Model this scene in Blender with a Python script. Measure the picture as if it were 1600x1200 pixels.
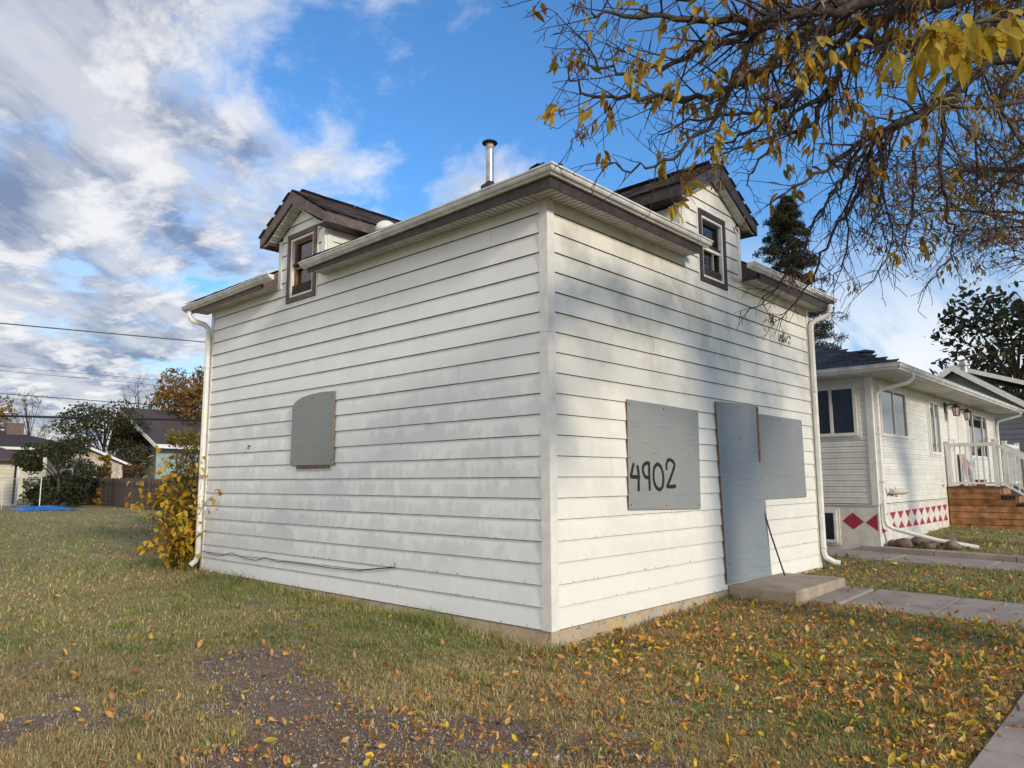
import bpy, bmesh, math, random
import numpy as np
from mathutils import Vector, Matrix
random.seed(7); rng = np.random.default_rng(7)
SC = bpy.context.scene
COL = SC.collection
for _o in list(bpy.data.objects): bpy.data.objects.remove(_o)

# ---------------------------------------------------------------- camera
CAM = Vector((-5.3454, -4.473, 1.3681))
YAW, PITCH, ROLL, FPX = 0.747, 0.1302, -0.0047, 1147.432
_f = Vector((math.cos(PITCH)*math.cos(YAW), math.cos(PITCH)*math.sin(YAW), math.sin(PITCH)))
_r = Vector((math.sin(YAW), -math.cos(YAW), 0)); _u = _r.cross(_f)
_r2 = _r*math.cos(ROLL)+_u*math.sin(ROLL); _u2 = -_r*math.sin(ROLL)+_u*math.cos(ROLL)
cd = bpy.data.cameras.new('camera'); cam = bpy.data.objects.new('camera', cd); COL.objects.link(cam)
_m = Matrix((_r2, _u2, -_f)).transposed().to_4x4(); _m.translation = CAM
cam.matrix_world = _m
cd.sensor_width = 36; cd.lens = FPX/1600*36; cd.clip_start = .05; cd.clip_end = 3000
SC.camera = cam

# ---------------------------------------------------------------- light
SUN_EL = math.radians(21.0)
_sx, _sy = -0.17, -1.0
_n = math.hypot(_sx, _sy)
SUN = Vector((_sx/_n*math.cos(SUN_EL), _sy/_n*math.cos(SUN_EL), math.sin(SUN_EL)))   # towards the sun
sd = bpy.data.lights.new('sun', 'SUN'); sd.energy = 1.55; sd.angle = math.radians(7.0); sd.color = (1.0, .87, .68)
so = bpy.data.objects.new('sun', sd); COL.objects.link(so); so.location = (10, -20, 20)
so.rotation_euler = SUN.to_track_quat('Z', 'Y').to_euler()
SC.view_settings.view_transform = 'Standard'; SC.view_settings.look = 'None'
SC.view_settings.gamma = 1; SC.view_settings.use_curve_mapping = False
SC.view_settings.exposure = 0.86
SC.render.engine = 'CYCLES'
SC.cycles.max_bounces = 6; SC.cycles.diffuse_bounces = 3; SC.cycles.glossy_bounces = 3
SC.cycles.transmission_bounces = 3; SC.cycles.transparent_max_bounces = 6
SC.cycles.use_denoising = True

class NT:
    """small helper for node trees"""
    def __init__(s, tree): s.t = tree; s.n = tree.nodes; s.l = tree.links
    def node(s, typ, **kw):
        n = s.n.new(typ)
        for k, v in kw.items(): setattr(n, k, v)
        return n
    def put(s, sock, v):
        if isinstance(v, bpy.types.NodeSocket): s.l.new(v, sock)
        elif v is not None:
            try: sock.default_value = v
            except Exception:
                sock.default_value = (*v, 1.0) if len(v) == 3 else v
    def math(s, op, a, b=None, c=None, clamp=False):
        n = s.node('ShaderNodeMath', operation=op, use_clamp=clamp)
        s.put(n.inputs[0], a); s.put(n.inputs[1], b); s.put(n.inputs[2], c)
        return n.outputs[0]
    def vmath(s, op, a, b=None):
        n = s.node('ShaderNodeVectorMath', operation=op)
        s.put(n.inputs[0], a); s.put(n.inputs[1], b)
        return n.outputs['Value'] if op in ('DOT_PRODUCT', 'LENGTH') else n.outputs[0]
    def mix(s, f, a, b, bt='MIX'):
        n = s.node('ShaderNodeMix', data_type='RGBA', blend_type=bt)
        s.put(n.inputs[0], f); s.put(n.inputs[6], a); s.put(n.inputs[7], b)
        return n.outputs[2]
    def noise(s, vec, scale, detail=4, rough=.55, dist=0., dims='3D'):
        n = s.node('ShaderNodeTexNoise', noise_dimensions=dims)
        s.put(n.inputs['Vector'], vec); n.inputs['Scale'].default_value = scale
        n.inputs['Detail'].default_value = detail; n.inputs['Roughness'].default_value = rough
        n.inputs['Distortion'].default_value = dist
        return n.outputs[0]
    def voro(s, vec, scale, feat='F1', out=0):
        n = s.node('ShaderNodeTexVoronoi', feature=feat)
        s.put(n.inputs['Vector'], vec); n.inputs['Scale'].default_value = scale
        return n.outputs[out]
    def map(s, v, a, b, c=0., d=1., smooth=True):
        n = s.node('ShaderNodeMapRange', interpolation_type='SMOOTHSTEP' if smooth else 'LINEAR')
        s.put(n.inputs[0], v); s.put(n.inputs[1], a); s.put(n.inputs[2], b); s.put(n.inputs[3], c); s.put(n.inputs[4], d)
        return n.outputs[0]
    def ramp(s, v, stops):
        n = s.node('ShaderNodeValToRGB'); e = n.color_ramp.elements
        while len(e) < len(stops): e.new(.5)
        for x, (p, c) in zip(e, stops): x.position = p; x.color = (*c, 1)
        s.put(n.inputs[0], v); return n.outputs[0]
    def sep(s, v):
        n = s.node('ShaderNodeSeparateXYZ'); s.put(n.inputs[0], v); return n.outputs
    def comb(s, x=0., y=0., z=0.):
        n = s.node('ShaderNodeCombineXYZ'); s.put(n.inputs[0], x); s.put(n.inputs[1], y); s.put(n.inputs[2], z); return n.outputs[0]
    def scale(s, v, xyz):
        n = s.node('ShaderNodeMapping'); s.put(n.inputs[0], v); n.inputs['Scale'].default_value = xyz; return n.outputs[0]
    def bump(s, h, strength=.3, dist=.01):
        n = s.node('ShaderNodeBump'); n.inputs['Strength'].default_value = strength; n.inputs['Distance'].default_value = dist
        s.put(n.inputs['Height'], h); return n.outputs[0]

# ---------------------------------------------------------------- sky
W = bpy.data.worlds.new('World'); SC.world = W; W.use_nodes = True
w = NT(W.node_tree)
for _x in list(w.n): w.n.remove(_x)
sky = w.node('ShaderNodeTexSky', sky_type='NISHITA'); sky.sun_disc = False
sky.sun_elevation = SUN_EL; sky.sun_rotation = math.atan2(SUN.x, SUN.y)
sky.air_density = 1.0; sky.dust_density = .35; sky.ozone_density = 2.2
SKY_STRENGTH = .10
d = w.node('ShaderNodeTexCoord').outputs['Generated']
dx, dy, dz = w.sep(d)
zz = w.math('ADD', w.math('MAXIMUM', dz, 0.0), .10)
px_, py_ = w.math('DIVIDE', dx, zz), w.math('DIVIDE', dy, zz)
pl = w.comb(px_, py_, 0.)
west = w.vmath('DOT_PRODUCT', d, (-.93, .36, 0.))          # cloud cover grows this way; its unseen part is added to brighten the walls
warp = w.noise(pl, .9, 3, .5)
cv = w.vmath('ADD', pl, w.comb(w.math('MULTIPLY', warp, .55), w.math('MULTIPLY', warp, .3), 0.))
rotn = w.node('ShaderNodeMapping'); rotn.inputs['Rotation'].default_value = (0, 0, math.radians(-35)); rotn.inputs['Scale'].default_value = (1.0, .72, 1)
rotn.inputs['Location'].default_value = (7.37, 21.9, 0)
w.put(rotn.inputs[0], cv); cvr = rotn.outputs[0]
n1 = w.noise(cvr, 2.3, 9, .60)
n1b = w.noise(w.vmath('ADD', cvr, (.06, -.085, .0)), 2.3, 7, .60)
n2 = w.noise(cvr, .62, 3, .5)
low = w.map(dz, .05, .36, 1., 0.)
cov = w.math('ADD', w.math('MULTIPLY', w.math('ADD', west, .34), .40), w.math('MULTIPLY', low, .155))
dens = w.math('ADD', w.math('ADD', w.math('MULTIPLY', n1, .66), w.math('MULTIPLY', n2, .34)), w.math('MULTIPLY', cov, .75))
alpha = w.map(dens, .53, .67)
thick = w.map(dens, .555, .645)
relief = w.map(w.math('SUBTRACT', n1, n1b), -.05, .12)
shade = w.math('MULTIPLY', w.math('MULTIPLY', thick, w.math('SUBTRACT', 1.10, w.math('MULTIPLY', relief, .85)), clamp=True), w.math('MULTIPLY', w.map(west, .70, .12, .20, 1.), w.map(w.noise(w.scale(cvr, (1., 2.2, 1.)), 1.5, 6, .62), .30, .62, 1.1, .45)))  # shading eased off out of view, so the unseen clouds fill the walls brighter
K = 1/SKY_STRENGTH
ccol = w.mix(shade, (.565*K, .555*K, .545*K), (.125*K, .158*K, .238*K))
# thin high cirrus low on the other side
st = w.noise(w.scale(pl, (.35, 1.3, 1)), 1.6, 7, .6, .4)
cir = w.math('MULTIPLY', w.map(st, .30, .56), w.math('MULTIPLY', w.map(dz, .10, .37, 1., 0.), w.map(west, -.25, -.65)))
blue = w.mix(1., sky.outputs[0], w.mix(w.map(dz, .06, .42), (.60, .76, .84), (.545, .95, 1.27)), 'MULTIPLY')
base = w.mix(w.math('MULTIPLY', cir, .95), blue, (.54*K, .55*K, .575*K))
base_dummy = None
skyc = w.mix(w.math('MULTIPLY', alpha, .95), base, ccol)
bg = w.node('ShaderNodeBackground'); bg.inputs[1].default_value = SKY_STRENGTH
w.put(bg.inputs[0], skyc)
wo = w.node('ShaderNodeOutputWorld'); w.l.new(bg.outputs[0], wo.inputs[0])

# ---------------------------------------------------------------- materials
def mat(name):
    m = bpy.data.materials.new(name); m.use_nodes = True
    t = NT(m.node_tree); b = m.node_tree.nodes['Principled BSDF']
    return m, t, b
def simple(name, col, rough=.6, var=.12, scale=8., bump=.0, metal=0., spec=.4, rnd=0.):
    m, t, b = mat(name)
    c = t.node('ShaderNodeTexCoord').outputs['Object']
    n = t.noise(c, scale, 5, .6)
    col2 = tuple(x*(1-var*1.6) for x in col); col1 = tuple(min(1, x*(1+var)) for x in col)
    k = t.mix(t.map(n, .3, .7), col2, col1)
    if rnd:
        oi = t.node('ShaderNodeObjectInfo').outputs['Random']
        k = t.mix(1., k, t.ramp(oi, [(0, (1-rnd,)*3), (1, (1+rnd*.6,)*3)]), 'MULTIPLY')
    t.put(b.inputs['Base Color'], k); b.inputs['Roughness'].default_value = rough; b.inputs['Metallic'].default_value = metal
    b.inputs['Specular IOR Level'].default_value = spec
    if bump:
        t.put(b.inputs['Normal'], t.bump(t.noise(c, scale*5, 6, .6), bump, .01))
    return m
M = {}
def siding(name, axis, base, dew, grime_shade):
    m, t, b = mat(name)
    c = t.node('ShaderNodeTexCoord').outputs['Object']
    x, y, z = t.sep(c); u = y if axis == 'y' else x
    f = t.math('FRACT', t.math('DIVIDE', t.math('ADD', z, 2.0), .2))
    row = t.math('FLOOR', t.math('DIVIDE', t.math('ADD', z, 2.0), .2))
    p = t.comb(u, t.math('MULTIPLY', row, 1.73), 0.)
    pv = t.comb(t.math('MULTIPLY', u, 9.), t.math('ADD', t.math('MULTIPLY', row, 3.1), t.math('MULTIPLY', f, .9)), 0.)
    drip = t.noise(pv, 1.0, 4, .6)
    blot = t.noise(p, 2.2, 3, .55)
    big = t.noise(t.comb(t.math('MULTIPLY', u, .55), t.math('MULTIPLY', z, .8), 5.), 1., 2, .5)
    edge = t.math('ADD', t.math('MULTIPLY', drip, .62), t.math('MULTIPLY', blot, .85))
    damp = t.map(t.math('SUBTRACT', edge, t.math('MULTIPLY', t.math('POWER', f, 2.2), .30)), .52, .74)
    hm = t.math('MULTIPLY', t.map(z, .05, .7, .3, 1.), t.map(z, 1.9, 2.9, 1., .12))
    damp = t.math('MULTIPLY', damp, t.math('MULTIPLY', hm, t.map(big, .28, .52, .35, 1.)))
    k = t.mix(t.math('MULTIPLY', damp, dew), base, tuple(v*q for v, q in zip(base, (.765, .78, .80))))
    g = t.math('MULTIPLY', t.map(t.noise(t.comb(t.math('MULTIPLY', u, 1.3), t.math('MULTIPLY', z, 1.1), 0.), 1.4, 5, .6), .42, .70), t.map(z, 1.4, 3.4, .12, 1.))  # upper wall blotches: grime, with tree-dapple shade put into the same colour
    k = t.mix(t.math('MULTIPLY', g, grime_shade), k, tuple(v*q for v, q in zip(base, (.66, .65, .62))))
    # patchy brown darkening under each lap and flecks of peeling along the lower laps
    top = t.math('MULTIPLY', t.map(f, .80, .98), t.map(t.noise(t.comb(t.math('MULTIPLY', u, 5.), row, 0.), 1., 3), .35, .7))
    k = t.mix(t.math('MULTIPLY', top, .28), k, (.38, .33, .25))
    fl = t.math('MULTIPLY', t.map(f, .16, .03), t.map(t.noise(t.comb(t.math('MULTIPLY', u, 30.), t.math('MULTIPLY', z, 18.), 0.), 1., 3), .60, .66))
    fl = t.math('MULTIPLY', fl, t.map(z, 1.5, .3))
    k = t.mix(fl, k, (.30, .25, .18))
    oi = t.node('ShaderNodeObjectInfo').outputs['Random']
    k = t.mix(1., k, t.ramp(oi, [(0, (.955, .957, .96)), (1, (1.0, 1.0, .995))]), 'MULTIPLY')
    t.put(b.inputs['Base Color'], k); b.inputs['Roughness'].default_value = .5
    b.inputs['Specular IOR Level'].default_value = .25
    h = t.math('ADD', t.noise(t.scale(c, (1.2, 1.2, 5)), 2.5, 3, .5), t.math('MULTIPLY', t.noise(c, 60, 3), .06))
    t.put(b.inputs['Normal'], t.bump(h, .25, .012))
    return m
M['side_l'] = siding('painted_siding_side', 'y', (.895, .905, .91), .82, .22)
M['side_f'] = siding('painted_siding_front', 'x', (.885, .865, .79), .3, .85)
M['lap'] = simple('lap_shade_grime', (.058, .048, .039), .9, .4, 30)  # dark line under each lap: shade put into the colour, mixed with grime
M['white'] = simple('white_trim', (.80, .79, .75), .5, .07, 6, .05)
M['gutter'] = simple('gutter_enamel', (.72, .725, .725), .42, .13, 5, .05)
M['brown'] = simple('brown_trim', (.135, .095, .084), .55, .22, 9, .08)
M['brown_d'] = simple('brown_dark_trim', (.058, .044, .044), .55, .25, 9, .08)  # dark brown; the shade on the front dormer trim is put into this colour
M['soffit'] = simple('soffit_metal', (.52, .50, .46), .55, .12, 5)
def shingle_mat(name, a, b_, rnd=.35):
    m, t, b = mat(name)
    c = t.node('ShaderNodeTexCoord').outputs['Object']
    k = t.mix(t.map(t.noise(c, 120, 3, .7), .3, .7), a, b_)
    k = t.mix(t.map(t.noise(c, 2.5, 4), .3, .75), k, tuple(x*1.35 for x in a))
    oi = t.node('ShaderNodeObjectInfo').outputs['Random']
    k = t.mix(1., k, t.ramp(oi, [(0, (1-rnd,)*3), (1, (1+rnd,)*3)]), 'MULTIPLY')
    t.put(b.inputs['Base Color'], k); b.inputs['Roughness'].default_value = .95; b.inputs['Specular IOR Level'].default_value = .2
    t.put(b.inputs['Normal'], t.bump(t.noise(c, 200, 3), .5, .004))
    return m
M['sh_brown'] = shingle_mat('old_brown_shingle', (.045, .034, .031), (.085, .065, .056), .45)
M['sh_dark'] = shingle_mat('dark_blue_shingle', (.022, .025, .033), (.05, .055, .068), .4)
M['sh_far'] = shingle_mat('far_brown_roof', (.055, .045, .047), (.075, .06, .062), .2)
def ply(name, base):
    m, t, b = mat(name)
    c = t.node('ShaderNodeTexCoord').outputs['Object']
    x, y, z = t.sep(c); u = t.math('ADD', x, y)
    gv = t.comb(t.math('MULTIPLY', u, 2.0), t.math('MULTIPLY', z, 34.), 0.)
    grain = t.noise(gv, 1.0, 5, .65, .6)
    k = t.mix(t.map(grain, .3, .7), tuple(v*.87 for v in base), tuple(v*1.08 for v in base))
    k = t.mix(t.map(t.noise(c, 1.6, 4), .35, .7), k, (base[0]*1.08, base[1]*1.03, base[2]*.96))
    wear = t.math('MULTIPLY', t.map(grain, .56, .64), t.map(t.noise(c, 3.2, 4), .46, .62))
    k = t.mix(t.math('MULTIPLY', wear, .7), k, (.30, .16, .12))
    sp = t.math('MULTIPLY', t.map(t.voro(c, 9.0), .06, .03), .8)
    k = t.mix(sp, k, (.07, .06, .06))
    pale = t.map(t.noise(t.comb(t.math('MULTIPLY', u, 16), t.math('MULTIPLY', z, 5), 3.), 1., 3), .70, .76)
    k = t.mix(t.math('MULTIPLY', pale, .35), k, (.5, .49, .46))
    t.put(b.inputs['Base Color'], k); b.inputs['Roughness'].default_value = .6; b.inputs['Specular IOR Level'].default_value = .3
    t.put(b.inputs['Normal'], t.bump(grain, .16, .006))
    return m
M['ply'] = ply('grey_painted_plywood', (.275, .30, .315))
M['ply_door'] = ply('bluegrey_painted_plywood', (.255, .30, .34))
M['raw_edge'] = simple('bare_wood_edge', (.25, .15, .10), .8, .3, 20)
M['black_paint'] = simple('black_brush_paint', (.016, .017, .02), .7, .3, 40)
M['pipe'] = simple('galvanised_pipe', (.42, .43, .42), .42, .15, 7, .0, .8)
M['pipe_red'] = simple('weathered_collar', (.46, .36, .31), .6, .3, 30)
M['dark_metal'] = simple('dark_metal', (.03, .03, .032), .5, .2, 12, 0, .3)
M['alu'] = simple('aluminium', (.62, .62, .60), .4, .1, 8, 0, .6)
M['room'] = simple('dark_room', (.012, .011, .011), .95, .3, 3)
M['curtain'] = simple('brown_curtain', (.10, .058, .04), .9, .25, 12)
M['wood_sash'] = simple('bare_wood_sash', (.24, .12, .062), .7, .3, 14)
def glass(name, tint=(.012, .014, .017)):
    m, t, b = mat(name)
    c = t.node('ShaderNodeTexCoord').outputs['Object']
    t.put(b.inputs['Base Color'], t.mix(t.noise(c, 2.0, 3), tint, tuple(x*2.2 for x in tint)))
    b.inputs['Roughness'].default_value = .03; b.inputs['IOR'].default_value = 1.52
    b.inputs['Specular IOR Level'].default_value = .75
    t.put(b.inputs['Normal'], t.bump(t.noise(c, 1.6, 2), .05, .02))
    return m
M['glass'] = glass('window_glass')
def concrete(name, a, b_, stain=(.10, .085, .065), st=.5, scale=3.):
    m, t, b = mat(name)
    c = t.node('ShaderNodeTexCoord').outputs['Object']
    k = t.mix(t.map(t.noise(c, scale, 6, .65), .3, .7), a, b_)
    k = t.mix(t.math('MULTIPLY', t.map(t.noise(c, scale*.6, 5, .7), .52, .72), st), k, stain)
    k = t.mix(t.math('MULTIPLY', t.map(t.noise(c, 70, 3, .7), .58, .72), .55), k, tuple(x*.55 for x in a))
    t.put(b.inputs['Base Color'], k); b.inputs['Roughness'].default_value = .9; b.inputs['Specular IOR Level'].default_value = .2
    h = t.math('ADD', t.noise(c, 45, 6, .7), t.math('MULTIPLY', t.noise(c, 5, 3), 1.2))
    t.put(b.inputs['Normal'], t.bump(h, .45, .012))
    return m
M['conc'] = concrete('weathered_concrete', (.26, .225, .185), (.36, .325, .275))
M['walk'] = concrete('walk_concrete', (.30, .255, .22), (.40, .345, .30), (.16, .125, .10), .8, 1.9)
M['step'] = concrete('step_concrete', (.36, .28, .21), (.46, .38, .29), (.15, .125, .10), .55)
m, t, b = mat('old_foundation')
c = t.node('ShaderNodeTexCoord').outputs['Object']
k = t.mix(t.map(t.noise(c, 4, 6, .65), .3, .7), (.42, .33, .21), (.56, .47, .33))
k = t.mix(t.math('MULTIPLY', t.map(t.noise(c, 3.1, 5, .6), .54, .62), .75), k, (.44, .45, .43))
k = t.mix(t.map(t.noise(c, 5.3, 5, .7), .52, .62), k, (.60, .43, .22))
k = t.mix(t.math('MULTIPLY', t.map(t.noise(c, 14, 5, .7), .56, .68), .8), k, (.13, .10, .075))
t.put(b.inputs['Base Color'], k); b.inputs['Roughness'].default_value = .9
t.put(b.inputs['Normal'], t.bump(t.noise(c, 22, 7, .7), .8, .02)); M['found'] = m
M['nfound'] = simple('white_painted_block', (.74, .70, .63), .7, .10, 6, .3)
M['nside'] = simple('neighbour_siding', (.78, .76, .71), .5, .06, 4, .04, 0, .3, .05)
M['red'] = simple('raspberry_paint', (.40, .032, .075), .6, .15, 20)
M['deck'] = simple('cedar_stain', (.42, .20, .085), .65, .30, 6, .25, 0, .35, .38)
M['deck_top'] = simple('deck_tread', (.11, .072, .058), .75, .3, 8, .2)
M['grey_side'] = simple('grey_vinyl', (.24, .25, .285), .6, .06, 3, 0, 0, .3, .06)
M['fence'] = simple('weathered_board', (.165, .13, .115), .9, .3, 9, .3, 0, .2, .32)
M['cream'] = simple('cream_siding', (.66, .61, .48), .6, .08, 2, 0, 0, .3, .06)
M['teal'] = simple('pale_teal_wall', (.30, .38, .37), .7, .1, 2)
M['stucco'] = simple('pale_stucco', (.55, .46, .36), .85, .25, 5)
M['brick'] = simple('red_brick', (.19, .125, .105), .9, .3, 14)
M['tarp'] = simple('blue_tarp', (.018, .16, .48), .45, .35, 5, .5)
M['wire'] = simple('black_cable', (.014, .014, .016), .6, .2, 5)
M['far_wire'] = simple('grey_conductor', (.10, .105, .11), .5, .2, 5)
M['bark'] = simple('ash_bark', (.070, .056, .047), .9, .4, 26, .6)
M['twig'] = simple('twig_bark', (.062, .045, .040), .9, .35, 30)
M['bark_dark'] = simple('dark_bark', (.05, .04, .033), .95, .4, 16, .5)
M['rock'] = simple('field_stone', (.20, .145, .115), .85, .38, 5, .6, 0, .3, .25)
M['rust'] = simple('rusty_rod', (.075, .05, .04), .8, .3, 20)
M['pot'] = simple('red_plastic', (.28, .04, .045), .5, .2, 9)
M['lamp_black'] = simple('lantern_black', (.018, .016, .015), .45, .2, 12)
M['lamp_glass'] = simple('lantern_glass', (.55, .47, .42), .2, .15, 9)
M['stalk'] = simple('leaf_stalk', (.26, .19, .05), .6, .2, 30)
M['seed'] = simple('dry_seed', (.20, .125, .085), .85, .35, 40)
def leafmat(name, rough=.55, trans=.35):
    m, t, b = mat(name)
    a = t.node('ShaderNodeAttribute'); a.attribute_name = 'Col'
    c = t.node('ShaderNodeTexCoord').outputs['Object']
    k = t.mix(t.map(t.noise(c, 45, 3), .3, .75), a.outputs[0], t.mix(1., a.outputs[0], (.62, .55, .45), 'MULTIPLY'))
    t.put(b.inputs['Base Color'], k); b.inputs['Roughness'].default_value = rough; b.inputs['Specular IOR Level'].default_value = .25
    tr = t.node('ShaderNodeBsdfTranslucent'); t.put(tr.inputs[0], k)
    mx = t.node('ShaderNodeMixShader'); mx.inputs[0].default_value = trans
    t.l.new(b.outputs[0], mx.inputs[1]); t.l.new(tr.outputs[0], mx.inputs[2])
    o = [n for n in t.n if n.type == 'OUTPUT_MATERIAL'][0]; t.l.new(mx.outputs[0], o.inputs[0])
    return m
M['leaf'] = leafmat('foliage'); M['litter'] = leafmat('dry_litter', .8, .12); M['blade'] = leafmat('grass_blade', .7, .22)
def leafobj(name, cols, var=.3):
    """a leaf material whose colour is picked per object"""
    m, t, b = mat(name)
    oi = t.node('ShaderNodeObjectInfo').outputs['Random']
    k = t.ramp(oi, [(i/(len(cols)-1), c_) for i, c_ in enumerate(cols)])
    c = t.node('ShaderNodeTexCoord').outputs['Object']
    x, y, z = t.sep(c)
    k = t.mix(t.math('MULTIPLY', t.map(t.noise(c, 60, 4), .52, .70), var), k, (.16, .075, .02))
    k = t.mix(t.math('MULTIPLY', t.map(t.math('ABSOLUTE', y), .0022, .0006), .35), k, (.34, .27, .09))
    t.put(b.inputs['Base Color'], k); b.inputs['Roughness'].default_value = .5; b.inputs['Specular IOR Level'].default_value = .3
    tr = t.node('ShaderNodeBsdfTranslucent'); t.put(tr.inputs[0], k)
    mx = t.node('ShaderNodeMixShader'); mx.inputs[0].default_value = .38
    t.l.new(b.outputs[0], mx.inputs[1]); t.l.new(tr.outputs[0], mx.inputs[2])
    o = [n for n in t.n if n.type == 'OUTPUT_MATERIAL'][0]; t.l.new(mx.outputs[0], o.inputs[0])
    t.put(b.inputs['Normal'], t.bump(t.noise(c, 90, 3), .3, .002))
    return m
M['yleaf'] = leafobj('yellow_ash_leaf', [(.55, .36, .03), (.48, .36, .04), (.60, .42, .04), (.40, .34, .05), (.52, .27, .025)])
M['amber'] = leafobj('amber_fallen_leaf', [(.46, .20, .03), (.52, .26, .035), (.40, .15, .03)])
M['straw'] = leafobj('straw_fallen_leaf', [(.50, .38, .16), (.44, .30, .12), (.55, .42, .14)])
M['tleaf'] = leafobj('turning_ash_leaf', [(.50, .33, .03), (.36, .31, .045), (.54, .35, .03), (.58, .40, .035), (.42, .22, .03), (.34, .31, .05)], .4)
M['vleaf'] = leafobj('creeper_leaf', [(.66, .43, .03), (.66, .36, .03), (.40, .42, .05), (.72, .50, .05), (.52, .24, .03), (.66, .46, .04)], .35)

# ---------------------------------------------------------------- mesh helpers
class MB:
    def __init__(s): s.v = []; s.f = []; s.mi = []
    def add(s, verts, faces, mi=0):
        o = len(s.v); s.v += [tuple(v) for v in verts]
        for f in faces: s.f.append(tuple(i+o for i in f)); s.mi.append(mi)
        return s
    def box(s, a, b, mi=0):
        x0, y0, z0 = a; x1, y1, z1 = b
        return s.add([(x0,y0,z0),(x1,y0,z0),(x1,y1,z0),(x0,y1,z0),(x0,y0,z1),(x1,y0,z1),(x1,y1,z1),(x0,y1,z1)],
                     [(0,3,2,1),(4,5,6,7),(0,1,5,4),(1,2,6,5),(2,3,7,6),(3,0,4,7)], mi)
    def loft(s, rings, mi=0, caps=True, closed=True):
        n = len(rings[0]); fs = []; vs = [v for r in rings for v in r]
        for i in range(len(rings)-1):
            for j in range(n if closed else n-1):
                k = (j+1) % n
                fs.append((i*n+j, i*n+k, (i+1)*n+k, (i+1)*n+j))
        if caps: fs.append(tuple(range(n-1, -1, -1))); fs.append(tuple((len(rings)-1)*n+j for j in range(n)))
        return s.add(vs, fs, mi)
    def prism(s, poly, off, mi=0):
        off = Vector(off); return s.loft([[Vector(p_) for p_ in poly], [Vector(p_)+off for p_ in poly]], mi)
    def tube(s, pts, r, n=6, mi=0, caps=True):
        pts = [Vector(p_) for p_ in pts]; rs = r if isinstance(r, (list, tuple)) else [r]*len(pts)
        t0 = (pts[1]-pts[0]).normalized(); a = t0.orthogonal().normalized(); rings = []
        for i, p_ in enumerate(pts):
            t_ = (pts[min(i+1, len(pts)-1)]-pts[max(i-1, 0)])
            t_ = t_.normalized() if t_.length > 1e-9 else t0
            a = (a-t_*a.dot(t_)); a = a.normalized() if a.length > 1e-6 else t_.orthogonal().normalized()
            b_ = t_.cross(a)
            rings.append([p_+(a*math.cos(2*math.pi*k/n)+b_*math.sin(2*math.pi*k/n))*rs[i] for k in range(n)])
        return s.loft(rings, mi, caps)
    def lathe(s, c, prof, n=16, mi=0):
        return s.loft([[Vector((c[0]+r*math.cos(2*math.pi*k/n), c[1]+r*math.sin(2*math.pi*k/n), c[2]+z)) for k in range(n)] for r, z in prof], mi)
    def mesh(s, name, mats, smooth=False):
        me = bpy.data.meshes.new(name); me.from_pydata(s.v, [], s.f)
        for m_ in mats: me.materials.append(m_)
        if len(mats) > 1: me.polygons.foreach_set('material_index', s.mi)
        bm = bmesh.new(); bm.from_mesh(me); bmesh.ops.recalc_face_normals(bm, faces=bm.faces); bm.to_mesh(me); bm.free()
        if smooth: me.polygons.foreach_set('use_smooth', [True]*len(me.polygons))
        me.update(); return me
WL = {}
def link(name, me, parent=None, label=None, kind=None, local=None):
    """me is in world coordinates unless local (a Matrix) is given"""
    o = bpy.data.objects.new(name, me); COL.objects.link(o)
    base_ = WL.get(parent.name, Vector((0, 0, 0))) if parent else Vector((0, 0, 0))
    if parent: o.parent = parent
    if local is None: o.location = -base_; WL[o.name] = Vector((0, 0, 0))
    else:
        L = local.copy(); L.translation = L.translation-base_; o.matrix_local = L; WL[o.name] = local.translation.copy()
    if label: o['label'] = label
    if kind: o['kind'] = kind
    return o
def obj(name, mb, m_, parent=None, label=None, kind=None, smooth=False):
    ms = [M[x] for x in (m_ if isinstance(m_, (list, tuple)) else [m_])]
    return link(name, mb.mesh(name, ms, smooth), parent, label, kind)
def tag(o, label=None, cat=None, group=None, kind=None):
    if label: o['label'] = label
    if cat: o['category'] = cat
    if group: o['group'] = group
    if kind: o['kind'] = kind
    return o
def thing(name, loc, label, cat, group=None):
    o = bpy.data.objects.new(name, None); COL.objects.link(o); o.location = loc; o.empty_display_size = .2
    WL[o.name] = Vector(loc); return tag(o, label, cat, group)
def B(a, b): return MB().box(a, b)
def scatter(name, bv, bf, R_, loc, col, m_, parent=None, kind='stuff', smooth=False):
    """one mesh of many copies of a small base shape: R_ (N,3,3), loc (N,3), col (N,3)"""
    bv = np.asarray(bv, np.float32); N_ = len(loc); nv = len(bv)
    V = (np.einsum('nij,vj->nvi', R_.astype(np.float32), bv)+np.asarray(loc, np.float32)[:, None, :]).reshape(-1, 3)
    tot = np.array([len(f) for f in bf]); flat = np.concatenate([np.array(f) for f in bf])
    LV = (flat[None, :]+(np.arange(N_)*nv)[:, None]).ravel().astype(np.int32)
    LT = np.tile(tot, N_); LS = np.concatenate([[0], np.cumsum(LT)[:-1]])
    me = bpy.data.meshes.new(name); me.vertices.add(len(V)); me.vertices.foreach_set('co', V.ravel())
    me.loops.add(len(LV)); me.loops.foreach_set('vertex_index', LV)
    me.polygons.add(len(LT)); me.polygons.foreach_set('loop_start', LS.astype(np.int32)); me.polygons.foreach_set('loop_total', LT.astype(np.int32))
    if smooth: me.polygons.foreach_set('use_smooth', np.ones(len(LT), bool))
    me.update(calc_edges=True)
    ca = me.color_attributes.new('Col', 'FLOAT_COLOR', 'POINT')
    C4 = np.ones((N_, nv, 4), np.float32); C4[:, :, :3] = np.asarray(col, np.float32)[:, None, :]
    ca.data.foreach_set('color', C4.ravel())
    me.materials.append(M[m_] if isinstance(m_, str) else m_)
    return link(name, me, parent, None, kind)
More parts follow.
